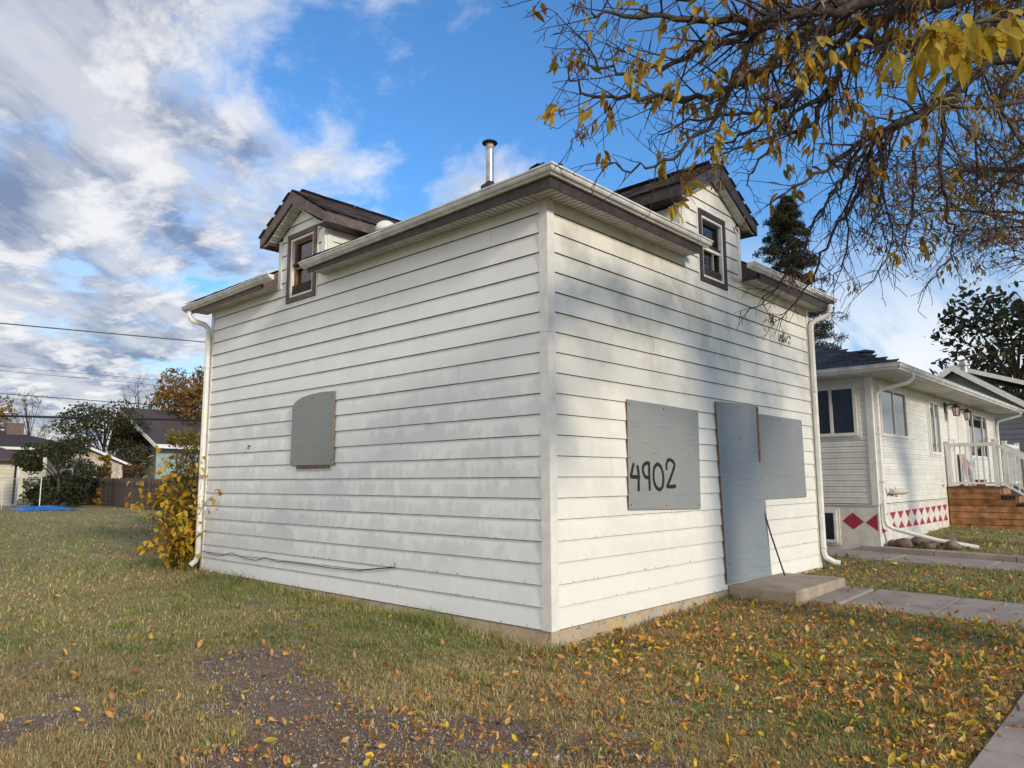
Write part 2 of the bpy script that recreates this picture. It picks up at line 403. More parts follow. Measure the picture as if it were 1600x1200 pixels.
def rand_rot(n, g=None):
    g = g or rng; q = g.normal(size=(n, 4)); q /= np.linalg.norm(q, axis=1)[:, None]
    a, b_, c_, d_ = q.T
    return np.stack([1-2*(c_*c_+d_*d_), 2*(b_*c_-a*d_), 2*(b_*d_+a*c_), 2*(b_*c_+a*d_), 1-2*(b_*b_+d_*d_), 2*(c_*d_-a*b_), 2*(b_*d_-a*c_), 2*(c_*d_+a*b_), 1-2*(b_*b_+c_*c_)], 1).reshape(n, 3, 3)
def palette(n, cols, weights=None, var=.25):
    c_ = np.array(cols)[rng.choice(len(cols), n, p=weights)]
    return np.clip(c_*(1+rng.uniform(-var, var, (n, 1))), 0, 1)
# numpy value noise
_G = rng.random((256, 256))
def vnoise(x, y, s=1.):
    x = np.asarray(x)*s+100.3; y = np.asarray(y)*s+57.7
    xi = np.floor(x).astype(int); yi = np.floor(y).astype(int); fx = x-xi; fy = y-yi
    fx = fx*fx*(3-2*fx); fy = fy*fy*(3-2*fy); g = lambda a, b_: _G[a % 256, b_ % 256]
    return (g(xi, yi)*(1-fx)+g(xi+1, yi)*fx)*(1-fy)+(g(xi, yi+1)*(1-fx)+g(xi+1, yi+1)*fx)*fy
def fbm(x, y, s=1., o=4):
    t_ = 0; a = .5; n_ = 0
    for i in range(o): t_ = t_+a*vnoise(x+i*13.1, y-i*7.7, s*2**i); n_ += a; a *= .5
    return t_/n_
# ================================================================ GROUND
def gz(x, y):
    x = np.asarray(x, float); y = np.asarray(y, float)
    gx = np.interp(x, [-400, 0, 3, 6.6, 7.88, 9.2, 9.36, 14.4, 30], [0, 0, .072, .152, .212, .20, .305, .44, .5])
    gx = gx*np.interp(y, [8, 18], [1, 0])
    gy = np.where(y < 0, .014*np.maximum(y, -4), np.interp(y, [0, 2, 7, 14, 26, 60], [0, .075, .18, .24, .28, .32]))
    return -.185+gx+gy
def bare(x, y):
    """0 = thick grass, 1 = bare soil"""
    n = fbm(x, y, 1.3, 4); n2 = fbm(x+9, y-4, 4., 3)
    def blob(cx, cy, rx, ry, a=0.):
        c_, s_ = math.cos(a), math.sin(a); u = (x-cx)*c_+(y-cy)*s_; v = -(x-cx)*s_+(y-cy)*c_
        return np.exp(-((u/rx)**2+(v/ry)**2))
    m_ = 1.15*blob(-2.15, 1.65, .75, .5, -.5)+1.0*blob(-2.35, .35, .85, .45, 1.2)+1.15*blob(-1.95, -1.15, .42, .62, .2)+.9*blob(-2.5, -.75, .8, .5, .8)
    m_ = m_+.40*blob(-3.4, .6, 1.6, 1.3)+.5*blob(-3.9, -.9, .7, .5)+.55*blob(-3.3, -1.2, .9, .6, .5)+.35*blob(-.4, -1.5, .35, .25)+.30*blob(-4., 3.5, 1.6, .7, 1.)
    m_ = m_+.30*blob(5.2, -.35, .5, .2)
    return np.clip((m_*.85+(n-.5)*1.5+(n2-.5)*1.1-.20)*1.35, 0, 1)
def green(x, y):
    n = fbm(x-31, y+12, .55, 4)
    g = .40+(n-.5)*2.2
    g = g+.45*np.exp(-((x+.5)**2)/.18)*(y > -.2)*(y < 8)+.55*np.exp(-((y+.45)/.5)**2)*(x > -.3)*(x < 3.6)
    g = g+.25*np.interp(y, [14, 26], [0, 1])+.28*((x > 5.2)*(x < 9)*(y > -3.5)*(y < 1))
    return np.clip(g, 0, 1)
def axis_pts(lo, hi, step, far):
    a = list(np.arange(lo, hi+1e-6, step)); s_ = step; p_ = a[-1]
    while p_ < far: s_ *= 1.22; p_ += s_; a.append(p_)
    s_ = step; p_ = a[0]
    while p_ > -far: s_ *= 1.22; p_ -= s_; a.insert(0, p_)
    return np.array(a)
gxs = axis_pts(-6.5, 11., .07, 420); gys = axis_pts(-4.2, 9., .07, 420)
GX, GY = np.meshgrid(gxs, gys, indexing='ij')
near = (np.abs(GX) < 40)*(np.abs(GY) < 60)
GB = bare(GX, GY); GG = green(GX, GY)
hw = np.where((GX > 7.8)*(GX < 9.45)+(GY < -3.3)*(GY > -5.1)+(GX > 3.7)*(GX < 5.4)*(GY < -.7)*(GY > -3.6) > 0, 0, 1)
GZ = gz(GX, GY)+near*hw*((fbm(GX, GY, 2.2, 4)-.5)*.05+(vnoise(GX, GY, 14.)-.5)*.010)-(1-hw)*.02
nI, nJ = GX.shape
V = np.stack([GX, GY, GZ], -1).reshape(-1, 3)
idx = np.arange(nI*nJ).reshape(nI, nJ)
F = np.stack([idx[:-1, :-1], idx[1:, :-1], idx[1:, 1:], idx[:-1, 1:]], -1).reshape(-1, 4)
me = bpy.data.meshes.new('ground'); me.vertices.add(len(V)); me.vertices.foreach_set('co', V.astype(np.float32).ravel())
me.loops.add(F.size); me.loops.foreach_set('vertex_index', F.ravel().astype(np.int32))
me.polygons.add(len(F)); me.polygons.foreach_set('loop_start', (np.arange(len(F))*4).astype(np.int32)); me.polygons.foreach_set('loop_total', np.full(len(F), 4, np.int32))
me.polygons.foreach_set('use_smooth', np.ones(len(F), bool)); me.update(calc_edges=True)
ca = me.color_attributes.new('Mask', 'FLOAT_COLOR', 'POINT')
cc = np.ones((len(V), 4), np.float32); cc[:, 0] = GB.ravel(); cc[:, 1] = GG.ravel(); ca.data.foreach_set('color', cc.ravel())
m, t, b = mat('soil_and_thatch')
at = t.node('ShaderNodeAttribute'); at.attribute_name = 'Mask'
r_, g_, _b = t.sep(at.outputs[1])
c = t.node('ShaderNodeTexCoord').outputs['Object']
n_f = t.noise(c, 38, 5, .7); n_m = t.noise(c, 5, 5, .6); n_l = t.noise(c, .9, 4, .6)
thatch = t.mix(t.map(n_m, .35, .68), (.42, .33, .175), (.28, .26, .105))
thatch = t.mix(t.math('MULTIPLY', g_, .55), thatch, (.17, .21, .07))
thatch = t.mix(t.math('MULTIPLY', t.map(n_f, .42, .62), .55), thatch, (.15, .11, .07))
thatch = t.mix(t.math('MULTIPLY', t.map(n_l, .48, .66), .45), thatch, (.30, .21, .12))
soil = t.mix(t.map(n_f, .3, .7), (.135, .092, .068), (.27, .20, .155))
peb = t.voro(c, 62); pv = t.voro(c, 62, out=1)
px2 = t.math('MULTIPLY', t.map(peb, .34, .22), t.map(t.noise(c, 2.6, 3), .38, .56))
soil = t.mix(t.math('MULTIPLY', px2, .85), soil, t.mix(t.sep(pv)[0], (.30, .26, .235), (.66, .61, .56)))
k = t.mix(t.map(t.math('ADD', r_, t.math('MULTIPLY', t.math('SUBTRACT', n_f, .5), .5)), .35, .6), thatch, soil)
t.put(b.inputs['Base Color'], k); b.inputs['Roughness'].default_value = .95; b.inputs['Specular IOR Level'].default_value = .12
t.put(b.inputs['Normal'], t.bump(t.math('ADD', t.math('ADD', n_f, t.math('MULTIPLY', n_m, .8)), t.math('MULTIPLY', px2, .5)), .9, .02))
me.materials.append(m); link('ground', me, kind='structure')

def slab_row(root, name, rects, thick, top, m_, kindpart='slab'):
    for (x0, y0, x1, y1) in rects:
        mb = MB(); rot = rng.uniform(-.006, .006)
        zt = [top(x0, y0), top(x1, y0), top(x1, y1), top(x0, y1)]
        zt = [z+rng.uniform(-.004, .004) for z in zt]
        v = [(x0, y0), (x1, y0), (x1, y1), (x0, y1)]; e = .012
        cx, cy = (x0+x1)/2, (y0+y1)/2
        ins = [(x+(e if x < cx else -e), y+(e if y < cy else -e)) for x, y in v]
        mb.loft([[(x, y, z-thick) for (x, y), z in zip(v, zt)], [(x, y, z-e) for (x, y), z in zip(v, zt)], [(x, y, z) for (x, y), z in zip(ins, zt)]])
        obj(kindpart, mb, m_, root)
G = lambda x, y: float(gz(x, y))
sw = bpy.data.objects.new('sidewalk', None); COL.objects.link(sw); sw['kind'] = 'structure'; WL['sidewalk'] = Vector((0, 0, 0))
slab_row(sw, 'sidewalk', [(x, -4.92, x+1.49, -3.40) for x in np.arange(-8, 12, 1.5)], .12, lambda x, y: -.165+.014*-3.4+.0205*max(0, x)+.012, 'walk')
fw = bpy.data.objects.new('front_walk', None); COL.objects.link(fw); fw['kind'] = 'structure'; WL['front_walk'] = Vector((0, 0, 0))
slab_row(fw, 'front_walk', [(3.86, -3.385, 5.24, -2.205), (3.86, -2.20, 5.24, -1.26), (3.80, -1.235, 5.05, -.90)], .1, lambda x, y: G(x, y)+(.006 if y < -1.25 else .03), 'walk')
nw = bpy.data.objects.new('side_walk', None); COL.objects.link(nw); nw['kind'] = 'structure'; WL['side_walk'] = Vector((0, 0, 0))
slab_row(nw, 'side_walk', [(7.95, y, 9.14, y+1.39) for y in np.arange(-3.38, 6, 1.4)], .1, lambda x, y: G(8.5, y)+.02, 'walk')
kerb = bpy.data.objects.new('edging_kerb', None); COL.objects.link(kerb); kerb['kind'] = 'structure'; WL['edging_kerb'] = Vector((0, 0, 0))
slab_row(kerb, 'kerb', [(9.15, y, 9.34, y+1.19) for y in np.arange(-3.38, -.2, 1.2)], .3, lambda x, y: G(9.5, y)+.015, 'walk', 'kerb_block')
# a gravel lane crosses beyond the lot
ln = MB(); xs_ = np.linspace(-30, 60, 40)
for a_, b2 in zip(xs_[:-1], xs_[1:]):
    ln.add([(a_, 41.0+.16*(a_-6), G(a_, 42)+.03), (b2, 41.0+.16*(b2-6), G(b2, 42)+.03), (b2, 43.2+.16*(b2-6), G(b2, 42)+.03), (a_, 43.2+.16*(a_-6), G(a_, 42)+.03)], [(0, 1, 2, 3)])
M['gravel'] = concrete('lane_gravel', (.30, .27, .24), (.40, .37, .33), (.16, .14, .11), .4, 1.2)
obj('gravel_lane', ln, 'gravel', kind='structure')

# ================================================================ THE BOARDED HOUSE
HL, HW, CO = 7.135, 6.576, .2
PL = lambda u, z, o: Vector((-o, u, z))       # side wall, outward -X
PF = lambda u, z, o: Vector((u, -o, z))       # front wall, outward -Y
house = thing('boarded_house', (HW/2, HL/2, -.2), 'old white clapboard house with boarded windows and two gabled dormers, weathered siding', 'house')
def pbox(P, u0, u1, z0, z1, o0, o1, mb=None):
    mb = mb or MB()
    return mb.loft([[P(u0, z0, o), P(u1, z0, o), P(u1, z1, o), P(u0, z1, o)] for o in (o0, o1)])
def clip(poly, planes):
    for a, b_, c_ in planes:
        out = []
        for i in range(len(poly)):
            p_, q = poly[i], poly[(i+1) % len(poly)]
            dp, dq = a*p_[0]+b_*p_[1]-c_, a*q[0]+b_*q[1]-c_
            if dp <= 0: out.append(p_)
            if (dp < 0 < dq) or (dq < 0 < dp):
                s_ = dp/(dp-dq); out.append((p_[0]+(q[0]-p_[0])*s_, p_[1]+(q[1]-p_[1])*s_))
        poly = out
        if len(poly) < 3: return []
    return poly
def board(P, u0, u1, z0, z1, m_, root, clips=(), base=0., bulge=0., name='siding_board', sag=0.):
    poly = clip([(u0, z0), (u1, z0), (u1, z1), (u0, z1)], clips)
    if len(poly) < 3 or (u1-u0) < .02: return
    zc = math.floor((z0-base)/CO+1e-4)*CO+base
    mb = MB(); n = len(poly); front = []; back = []
    for u, z in poly:
        zs_ = z+sag*((u-u0)/(u1-u0)-.5)-(.0025*abs(sag)/.002 if abs(z-zc) < .01 else 0)
        back.append(P(u, zs_, .0015)); front.append(P(u, zs_, .021-.016*(z-zc)/CO+bulge))
    vs = back+front; o = 0
    mb.add(vs, [tuple(range(n, 2*n))], 0)
    for i in range(n):
        j = (i+1) % n
        low_ = abs(poly[i][1]-poly[j][1]) < 1e-4 and abs(poly[i][1]-zc) < .02
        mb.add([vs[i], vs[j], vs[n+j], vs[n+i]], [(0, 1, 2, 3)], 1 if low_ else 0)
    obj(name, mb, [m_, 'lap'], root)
def cut(rects, hole):
    hu0, hu1, hz0, hz1 = hole; out = []
    for (u0, u1, z0, z1) in rects:
        if u1 <= hu0 or u0 >= hu1 or z1 <= hz0 or z0 >= hz1: out.append((u0, u1, z0, z1)); continue
        if u0 < hu0: out.append((u0, hu0, z0, z1))
        if u1 > hu1: out.append((hu1, u1, z0, z1))
        if z0 < hz0: out.append((max(u0, hu0), min(u1, hu1), z0, hz0))
        if z1 > hz1: out.append((max(u0, hu0), min(u1, hu1), hz1, z1))
    return out
def wall(P, L, dz0, dz1, win, apex, slope, m_, seams):
    mid = (dz0+dz1)/2
    sh = pbox(P, .02, L-.02, -.02, 4.115, -.06, .0012)
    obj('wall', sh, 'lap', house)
    g = MB().prism([P(dz0+.01, 4.115, -.06), P(dz1-.01, 4.115, -.06), P(dz1-.01, apex-slope*(dz1-mid)-.02, -.06), P(mid, apex-.02, -.06), P(dz0+.01, apex-slope*(mid-dz0)-.02, -.06)], P(0, 0, .0612)-P(0, 0, 0))
    # cut the window out of the gable backing by leaving it behind the sash
    for k in range(0, 28):
        z0, z1 = k*CO, k*CO+CO-.0065
        if k < 20: segs = [(.088, L-.06)]
        elif k == 20: segs = [(.088, L-.06)]
        else: segs = [(dz0+.082, dz1-.082)]
        for (a, e) in segs:
            cuts = sorted([s_ for s_ in seams.get(k, []) if a < s_ < e]); pts_ = [a]+cuts+[e]
            for si, (u0, u1) in enumerate(zip(pts_[:-1], pts_[1:])):
                rects = [(u0, u1-.0032, z0, z1)]
                if k == 20:
                    rects = [(u0, min(u1, dz0), z0, 4.118), (max(u0, dz1), u1, z0, 4.118), (max(u0, dz0+.001), min(u1, dz1-.001), z0, z1)]
                    rects = [q for q in rects if q[1]-q[0] > .01]
                rects = cut([q for q in rects], win)
                for q in rects:
                    if q[3]-q[2] < .012: continue
                    cl = [] if k < 21 else [(-slope, 1, apex-slope*mid), (slope, 1, apex+slope*mid)]
                    wz = rng.uniform(-.0022, .0022)
                    board(P, q[0], q[1], q[2], q[3], m_, house, cl, sag=wz, bulge=rng.uniform(0, .0012)+(.0012 if si % 2 else 0))
Ls = {}
for k in range(21): Ls[k] = sorted(rng.uniform(.8, 6.6, rng.choice([1, 1, 2, 2])))
Ls[19] = [.75]; Ls[1] = [2.9]; Ls[7] = [3.0, 4.4]; Ls[13] = [2.1]
Fs = {}
for k in range(21): Fs[k] = sorted(rng.uniform(.6, 6.2, rng.choice([0, 1, 1])))
Fs[20] = [1.05]; Fs[18] = [3.35, 4.9]; Fs[16] = [3.4]; Fs[17] = [5.1]
LD0, LD1, LAP, LSL = 3.88, 5.08, 5.20, .60
FD0, FD1, FAP, FSL = 2.615, 4.22, 5.36, .57
WINL = (4.085, 4.835, 3.865, 4.87); WINF = (3.03, 3.765, 3.895, 4.875)
wall(PL, HL, LD0, LD1, WINL, LAP, LSL, 'side_l', Ls)
wall(PF, HW, FD0, FD1, WINF, FAP, FSL, 'side_f', Fs)
# closed rear and far walls
bk = MB().box((.02, HL-.12, -.02), (HW-.02, HL, 4.12)); obj('wall', bk, 'white', house)
bk = MB().box((HW-.12, .02, -.02), (HW, HL-.13, 4.12)); obj('wall', bk, 'white', house)
# foundation
fd = MB().box((-.012, -.012, -.6), (HW+.01, HL+.01, -.012)); obj('foundation', fd, 'found', house)
# corner posts (an L of two flat strips)
def lpost(x, y, z0, z1, w_, name='corner_post', t_=.03):
    mb = MB().box((x-t_, y-t_, z0), (x+w_, y, z1)).box((x-t_, y, z0), (x, y+w_, z1)); obj(name, mb, 'white', house)
lpost(.0, .0, -.008, 2.786, .086, t_=.0245); lpost(.0, .0, 2.79, 4.116, .084, t_=.0232)
mb = MB().box((-.028, HL-.06, -.008), (-.001, HL+.02, 4.118)); obj('corner_post', mb, 'white', house)
mb = MB().box((HW-.06, -.028, -.008), (HW+.02, -.001, 4.118)); obj('corner_post', mb, 'white', house)

# ---- eaves
SL = .565; EV = -.33
zr = lambda d_: 4.25+SL*(d_+.33)
def soffit(P, u0, u1, c0=False, c1=False):
    obj('soffit_backing', pbox(P, u0, u1, 4.136, 4.142, .002, .258), 'brown_d', house)
    n = max(1, round((u1-u0)/.3)); du = (u1-u0)/n
    for i in range(n):
        a = u0+i*du; mb = MB(); q = du/4
        for j in range(4): pbox(P, a+j*q+.004, a+(j+1)*q-.012, 4.117, 4.135, .002, .258, mb)
        obj('soffit_panel', mb, 'soffit', house)
soffit(PL, .0, LD0); soffit(PL, LD1, HL+.26); soffit(PF, -.26, FD0); soffit(PF, FD1, HW+.26)
def fascia(P, u0, u1, m0=False, m1=False, mt='brown'):
    r = []
    for o in (.26, .282):
        a = -o if m0 else u0
        r.append([P(a, 4.088, o), P(u1, 4.088, o), P(u1, 4.245, o), P(a, 4.245, o)])
    obj('fascia', MB().loft(r), mt, house)
fascia(PL, 0, LD0, True, mt='brown_d'); fascia(PL, LD1, HL+.28); fascia(PF, 0, FD0, True, mt='brown_d'); fascia(PF, FD1, HW+.28, mt='brown_d')
def gutter(P, u0, u1, mitre0=False, drop0=0., drop1=0., end0=False, end1=False, name='gutter'):
    prof = [(.284, 4.262), (.284, 4.196), (.318, 4.194), (.330, 4.210), (.358, 4.216), (.370, 4.232), (.374, 4.252), (.388, 4.255), (.390, 4.270), (.378, 4.272), (.368, 4.262)]
    rings = []
    for u, dr in ((u0, drop0), ((u0+u1)/2, (drop0+drop1)/2-.004), (u1, drop1)):
        rings.append([P((-o if (mitre0 and u == u0) else u), z+dr, o) for o, z in prof])
    o_ = obj(name, MB().loft(rings), 'gutter', house)
    for flag, u, dr in ((end0, u0, drop0), (end1, u1, drop1)):
        if flag:
            du = -.006 if u == u0 else .006
            obj('gutter_end_cap', MB().prism([P(u, z+dr, o) for o, z in prof], P(du, 0, 0)-P(0, 0, 0)), 'gutter', o_)
gutter(PL, 0, 3.93, True, 0, -.055, end1=True); gutter(PF, 0, 2.70, True, 0, -.012, end1=True)
gutter(PL, 4.735, HL+.38, drop0=-.035, drop1=-.065, end0=True, end1=True); gutter(PF, 3.84, HW+.40, drop0=-.01, drop1=.03, end0=True, end1=True)
# boxed ends of the cut eaves beside the dormers
for P, u, s_, mt in ((PL, LD0, -1, 'brown'), (PL, LD1, 1, 'brown'), (PF, FD0, -1, 'brown_d'), (PF, FD1, 1, 'brown_d')):
    poly = [P(u, 4.116, .002), P(u, 4.116, .283), P(u, zr(-.283)+.0, .283), P(u, zr(0)+.0, .002)]
    obj('eave_end', MB().prism(poly, P(.018*s_, 0, 0)-P(0, 0, 0)), mt, house)
# ---- roof: hip in four slopes, notched at the dormers
RX = HW+.33; RY = HL+.33; half = (RX-EV)/2; zt = 4.25+SL*half; ra = Vector((EV+half, EV+half, zt)); rb = Vector((EV+half, RY-half, zt))
roof = obj('roof', MB().prism([(EV, EV, 4.25), (EV, LD0, 4.25), (0, LD0, zr(0)), (0, LD1, zr(0)), (EV, LD1, 4.25), (EV, RY, 4.25), rb, ra], (0, 0, -.03)), 'sh_brown', house)
rs = [MB().prism([(RX, EV, 4.25), (FD1, EV, 4.25), (FD1, 0, zr(0)), (FD0, 0, zr(0)), (FD0, EV, 4.25), (EV, EV, 4.25), ra], (0, 0, -.03)),
      MB().prism([(RX, RY, 4.25), (EV, RY, 4.25), rb], (0, 0, -.03)), MB().prism([(RX, EV, 4.25), (RX, RY, 4.25), rb, ra], (0, 0, -.03))]
for q in rs: obj('roof_slope', q, 'sh_brown', roof)
tabs = []
for v_ in range(4):
    mb = MB(); n = 5; top = []; bot = []
    for i in range(n+1):
        x = -.15+.3*i/n; j = rng.uniform(-.010, .008)
        bot.append((x, -.02+j, rng.uniform(0, .006))); top.append((x, .17, .0))
    mb.add([*bot, *top, *[(x, y, z+.008) for x, y, z in bot], *[(x, y, z+.006) for x, y, z in top]],
           [(i, i+1, n+2+i, n+1+i) for i in range(n)]+[(2*n+2+i, 3*n+3+i, 3*n+4+i, 2*n+3+i) for i in range(n)]+[(i, 2*n+2+i, 2*n+3+i, i+1) for i in range(n)])
    tabs.append(mb.mesh('shingle', [M['sh_brown']]))
def lay_tab(o_, ex, ey, ez, parent, lift=0.):
    Mx = Matrix((ex, ey, ez)).transposed().to_4x4()
    Mx = Mx @ Matrix.Rotation(lift, 4, 'X') @ Matrix.Rotation(rng.uniform(-.02, .02), 4, 'Z'); Mx.translation = o_
    link('shingle', tabs[rng.integers(4)], parent, local=Mx)
nrm = math.hypot(1, SL)
for P, segs in ((PL, [(EV+.1, LD0-.05), (LD1+.1, RY-.1)]), (PF, [(EV+.1, FD0-.05), (FD1+.1, RX-.1)])):
    ex = (P(1, 0, 0)-P(0, 0, 0)); ey = (P(0, SL, -1)-P(0, 0, 0))/nrm; ez = ex.cross(ey)
    if ez.z < 0: ex = -ex; ez = ex.cross(ey)
    for a, e in segs:
        for row in range(2):
            for u in np.arange(a+(.15 if row else .0), e, .305):
                dd = EV-.015+row*.135
                lay_tab(P(min(u+.05, e-.12), zr(dd)+.006+rng.uniform(0, .007), -dd), ex, ey, ez, roof, lift=-rng.uniform(.0, .10)+.03)
# ragged hip caps at the near corner
hd = Vector((1, 1, SL)).normalized(); hx = Vector((1, -1, 0)).normalized()
for i in range(9):
    o_ = Vector((EV, EV, 4.25))+hd*(.05+.16*i)
    lay_tab(o_+Vector((0, 0, .018+.010*(i % 2))), hx*.8, hd, hx.cross(hd), roof, -.07)

# ---- dormers
def dormer(P, d0, d1, ap, sl, over, front, roofap, m_, side_m, win, mt, back):
    mid = (d0+d1)/2; root = MB()
    # outer frame roof
    ez0 = roofap-sl*over
    P3 = lambda u, z, o: P(u, z, o)
    # roof slabs
    for s_ in (-1, 1):
        A = [P(mid, roofap-.0, front), P(mid+s_*over, ez0, front), P(mid+s_*over, ez0, -back), P(mid, roofap, -back)]
        rr = obj('dormer_roof', MB().prism(A, (0, 0, -.028)), 'sh_brown', house)
        dn = (P(mid+s_*over, ez0, 0)-P(mid, roofap, 0)); ln_ = dn.length; dn = dn/ln_; up = -dn
        ex = (P(0, 0, -1)-P(0, 0, 0)); ez = ex.cross(up)
        if ez.z < 0: ex = -ex; ez = ex.cross(up)
        rows = int(ln_/.125); vis = 1.75
        for r in range(rows+1):
            dist = ln_-r*.125
            for k_, q in enumerate(np.arange(-front+.13+(.15 if r % 2 else 0), vis, .302)):
                if dist < .05: continue
                o_ = P(mid, roofap, -q)+dn*dist
                lay_tab(o_+ez*.004, ex, up, ez, rr, rng.uniform(-.03, .015))
        # rake board
        t_ = .028; hgt = .15
        poly = [P(mid, roofap-.012, front), P(mid+s_*over, ez0-.012, front), P(mid+s_*over, ez0-.03-hgt*.88, front), P(mid, roofap-.03-hgt*1.22, front)]
        obj('rake_board', MB().prism(poly, P(0, 0, -t_)-P(0, 0, 0)), mt, house)
        # eave fascia running back
        obj('dormer_fascia', pbox(P, *sorted((mid+s_*over, mid+s_*(over-.022))), ez0-.03-.125, ez0-.03, front-.029, -back*.75), mt, house)
        # flat eave soffit between the cheek and the fascia
        edge = d1 if s_ > 0 else d0
        us = sorted((edge, mid+s_*(over-.024)))
        obj('dormer_soffit', pbox(P, us[0], us[1], ez0-.155, ez0-.148, front-.03, -back*.7), mt, house)
        # sloping rake soffit of narrow panels
        n = max(6, round(over/.10)); zs = ap+.0
        for i in range(n):
            u_a = mid+s_*over*.985*i/n; u_b = mid+s_*(over*.985*(i+1)/n-.006)
            za = ap-sl*abs(u_a-mid); zb = ap-sl*abs(u_b-mid)
            lim = ez0-.147
            za, zb = max(za, lim), max(zb, lim)
            q = [P(u_a, za, .024), P(u_b, zb+.007, .024), P(u_b, zb+.017, .024), P(u_a, za+.017, .024)]
            obj('soffit_panel', MB().prism(q, P(0, 0, front-.054)-P(0, 0, 0)), 'soffit', house)
    # corner posts
    for u0, u1 in ((d0-.004, d0+.08), (d1-.08, d1+.004)):
        top = ap-sl*abs((u0 if u0 < mid else u1)-mid)-.005
        base_ = 4.12 if True else 0
        obj('dormer_post', pbox(P, u0, u1, base_, top, .0, .027), 'white', house)
    # cheeks, boarded
    for s_, edge in ((-1, d0), (1, d1)):
        Q = (lambda e_, s2: (lambda u, z, o: P(e_+s2*o, z, -u)))(edge, s_)
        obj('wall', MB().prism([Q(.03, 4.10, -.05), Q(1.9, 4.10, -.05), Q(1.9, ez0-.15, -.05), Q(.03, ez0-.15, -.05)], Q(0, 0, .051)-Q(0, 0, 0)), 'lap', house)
        for k_ in range(21, 26):
            z0 = k_*CO; z1 = min(z0+CO-.0065, ez0-.155)
            if z1-z0 > .02: board(Q, .085, 1.55, z0, z1, side_m, house)
        obj('dormer_post', pbox(Q, -.002, .083, 4.3, ez0-.155, .0, .024), 'white', house)
def frame(P, u0, u1, z0, z1, wd, o0, o1, m_, root, name):
    mb = MB()
    pbox(P, u0, u0+wd, z0, z1, o0, o1, mb); pbox(P, u1-wd, u1, z0, z1, o0, o1, mb)
    pbox(P, u0+wd, u1-wd, z0, z0+wd, o0, o1, mb); pbox(P, u0+wd, u1-wd, z1-wd, z1, o0, o1, mb)
    return obj(name, mb, m_, root)
def dwindow(P, wn, mt, wood, flip):
    u0, u1, z0, z1 = wn; e = .004
    root = frame(P, u0+e, u1-e, z0+e, z1-e, .068, -.02, .036, mt, house, 'dormer_window')
    frame(P, u0-.028, u1+.028, z0-.028, z1+.028, .026, .0, .022, 'white', root, 'trim_channel')
    a, b_, c_, d_ = u0+.076, u1-.076, z0+.076, z1-.076
    frame(P, a, b_, c_, d_, .030, -.03, .022, 'white', root, 'storm_frame')
    frame(P, a+.031, b_-.031, c_+.031, d_-.031, .045, -.085, -.025, wood, root, 'sash')
    zm = (c_+d_)/2
    obj('pane', pbox(P, a+.07, b_-.07, c_+.07, zm-.018, -.078, -.07), 'glass', root)
    obj('pane', pbox(P, a+.07, b_-.07, zm+.018, d_-.07, -.066, -.058), 'glass', root)
    obj('meeting_rail', pbox(P, a+.032, b_-.032, zm-.019, zm+.019, -.05, -.008 if not flip else -.03), 'white' if not flip else wood, root)
    if not flip:
        um = a+(b_-a)*.66
        obj('mullion', pbox(P, um, um+.022, c_+.032, zm-.02, -.055, -.03), 'alu', root)
    obj('room_backing', pbox(P, u0+.02, u1-.02, z0+.02, z1-.02, -.16, -.12), 'room', root)
dormer(PL, LD0, LD1, LAP, LSL, .85, .20, 5.43, 'side_l', 'side_f', WINL, 'brown', 2.2)
dormer(PF, FD0, FD1, FAP, FSL, 1.06, .17, 5.575, 'side_f', 'side_l', WINF, 'brown_d', 2.6)
dwindow(PL, WINL, 'brown', 'wood_sash', True); dwindow(PF, WINF, 'brown_d', 'dark_metal', False)

# ---- downspouts
def spout(pts, r, root, name='downspout', n=8, bands=()):
    o_ = obj(name, MB().tube(pts, r, n), 'white', root, smooth=False)
    for z in bands:
        p_ = None
        for q, s_ in zip(pts[:-1], pts[1:]):
            if min(q[2], s_[2]) <= z <= max(q[2], s_[2]): p_ = Vector(q).lerp(Vector(s_), (z-q[2])/(s_[2]-q[2]+1e-9))
        if p_: obj('strap', MB().tube([p_+Vector((0, 0, -.015)), p_+Vector((0, 0, .015))], r+.008, n), 'gutter', o_)
    return o_
spout([(-.335, HL+.15, 4.10), (-.335, HL+.15, 4.02), (-.30, HL+.11, 3.955), (-.14, HL+.03, 3.90), (-.085, HL+.0, 3.84), (-.078, HL, 3.72), (-.078, HL, .22), (-.10, HL+.02, .14), (-.17, HL+.03, .07)], .042, house, bands=(3.2, 1.15, .6))
spout([(HW+.15, -.335, 4.16), (HW+.15, -.335, 4.06), (HW+.11, -.30, 3.985), (HW+.01, -.15, 3.92), (HW-.02, -.088, 3.86), (HW-.02, -.078, 3.76), (HW-.02, -.078, .24), (HW+.0, -.10, .15), (HW+.06, -.20, .08), (HW+.09, -.28, .07)], .042, house, bands=(2.75, .30))

# ---- chimney pipe and roof vent
pc = (2.84, 3.58, 0)
pb = obj('chimney_pipe', MB().lathe((pc[0], pc[1], 5.95), [(.064, 0), (.064, .80)], 20), 'pipe', house, smooth=False)
obj('collar', MB().lathe((pc[0], pc[1], 6.745), [(.060, 0), (.066, .02), (.066, .10), (.058, .13)], 20), 'pipe_red', pb)
obj('rain_cap', MB().lathe((pc[0], pc[1], 6.86), [(.122, 0), (.130, .008), (.126, .022), (.05, .062), (.0, .07)], 24), 'dark_metal', pb)
obj('flashing', MB().lathe((pc[0], pc[1], 5.98), [(.16, 0), (.15, .14), (.085, .19), (.066, .22)], 20), 'dark_metal', pb)
vx, vy = .50, 3.24; vz = zr(vx)
obj('roof_vent', MB().lathe((vx, vy, vz-.06), [(.14, 0), (.14, .09), (.12, .13), (.07, .165), (.0, .175)], 20), 'white', house, smooth=True)

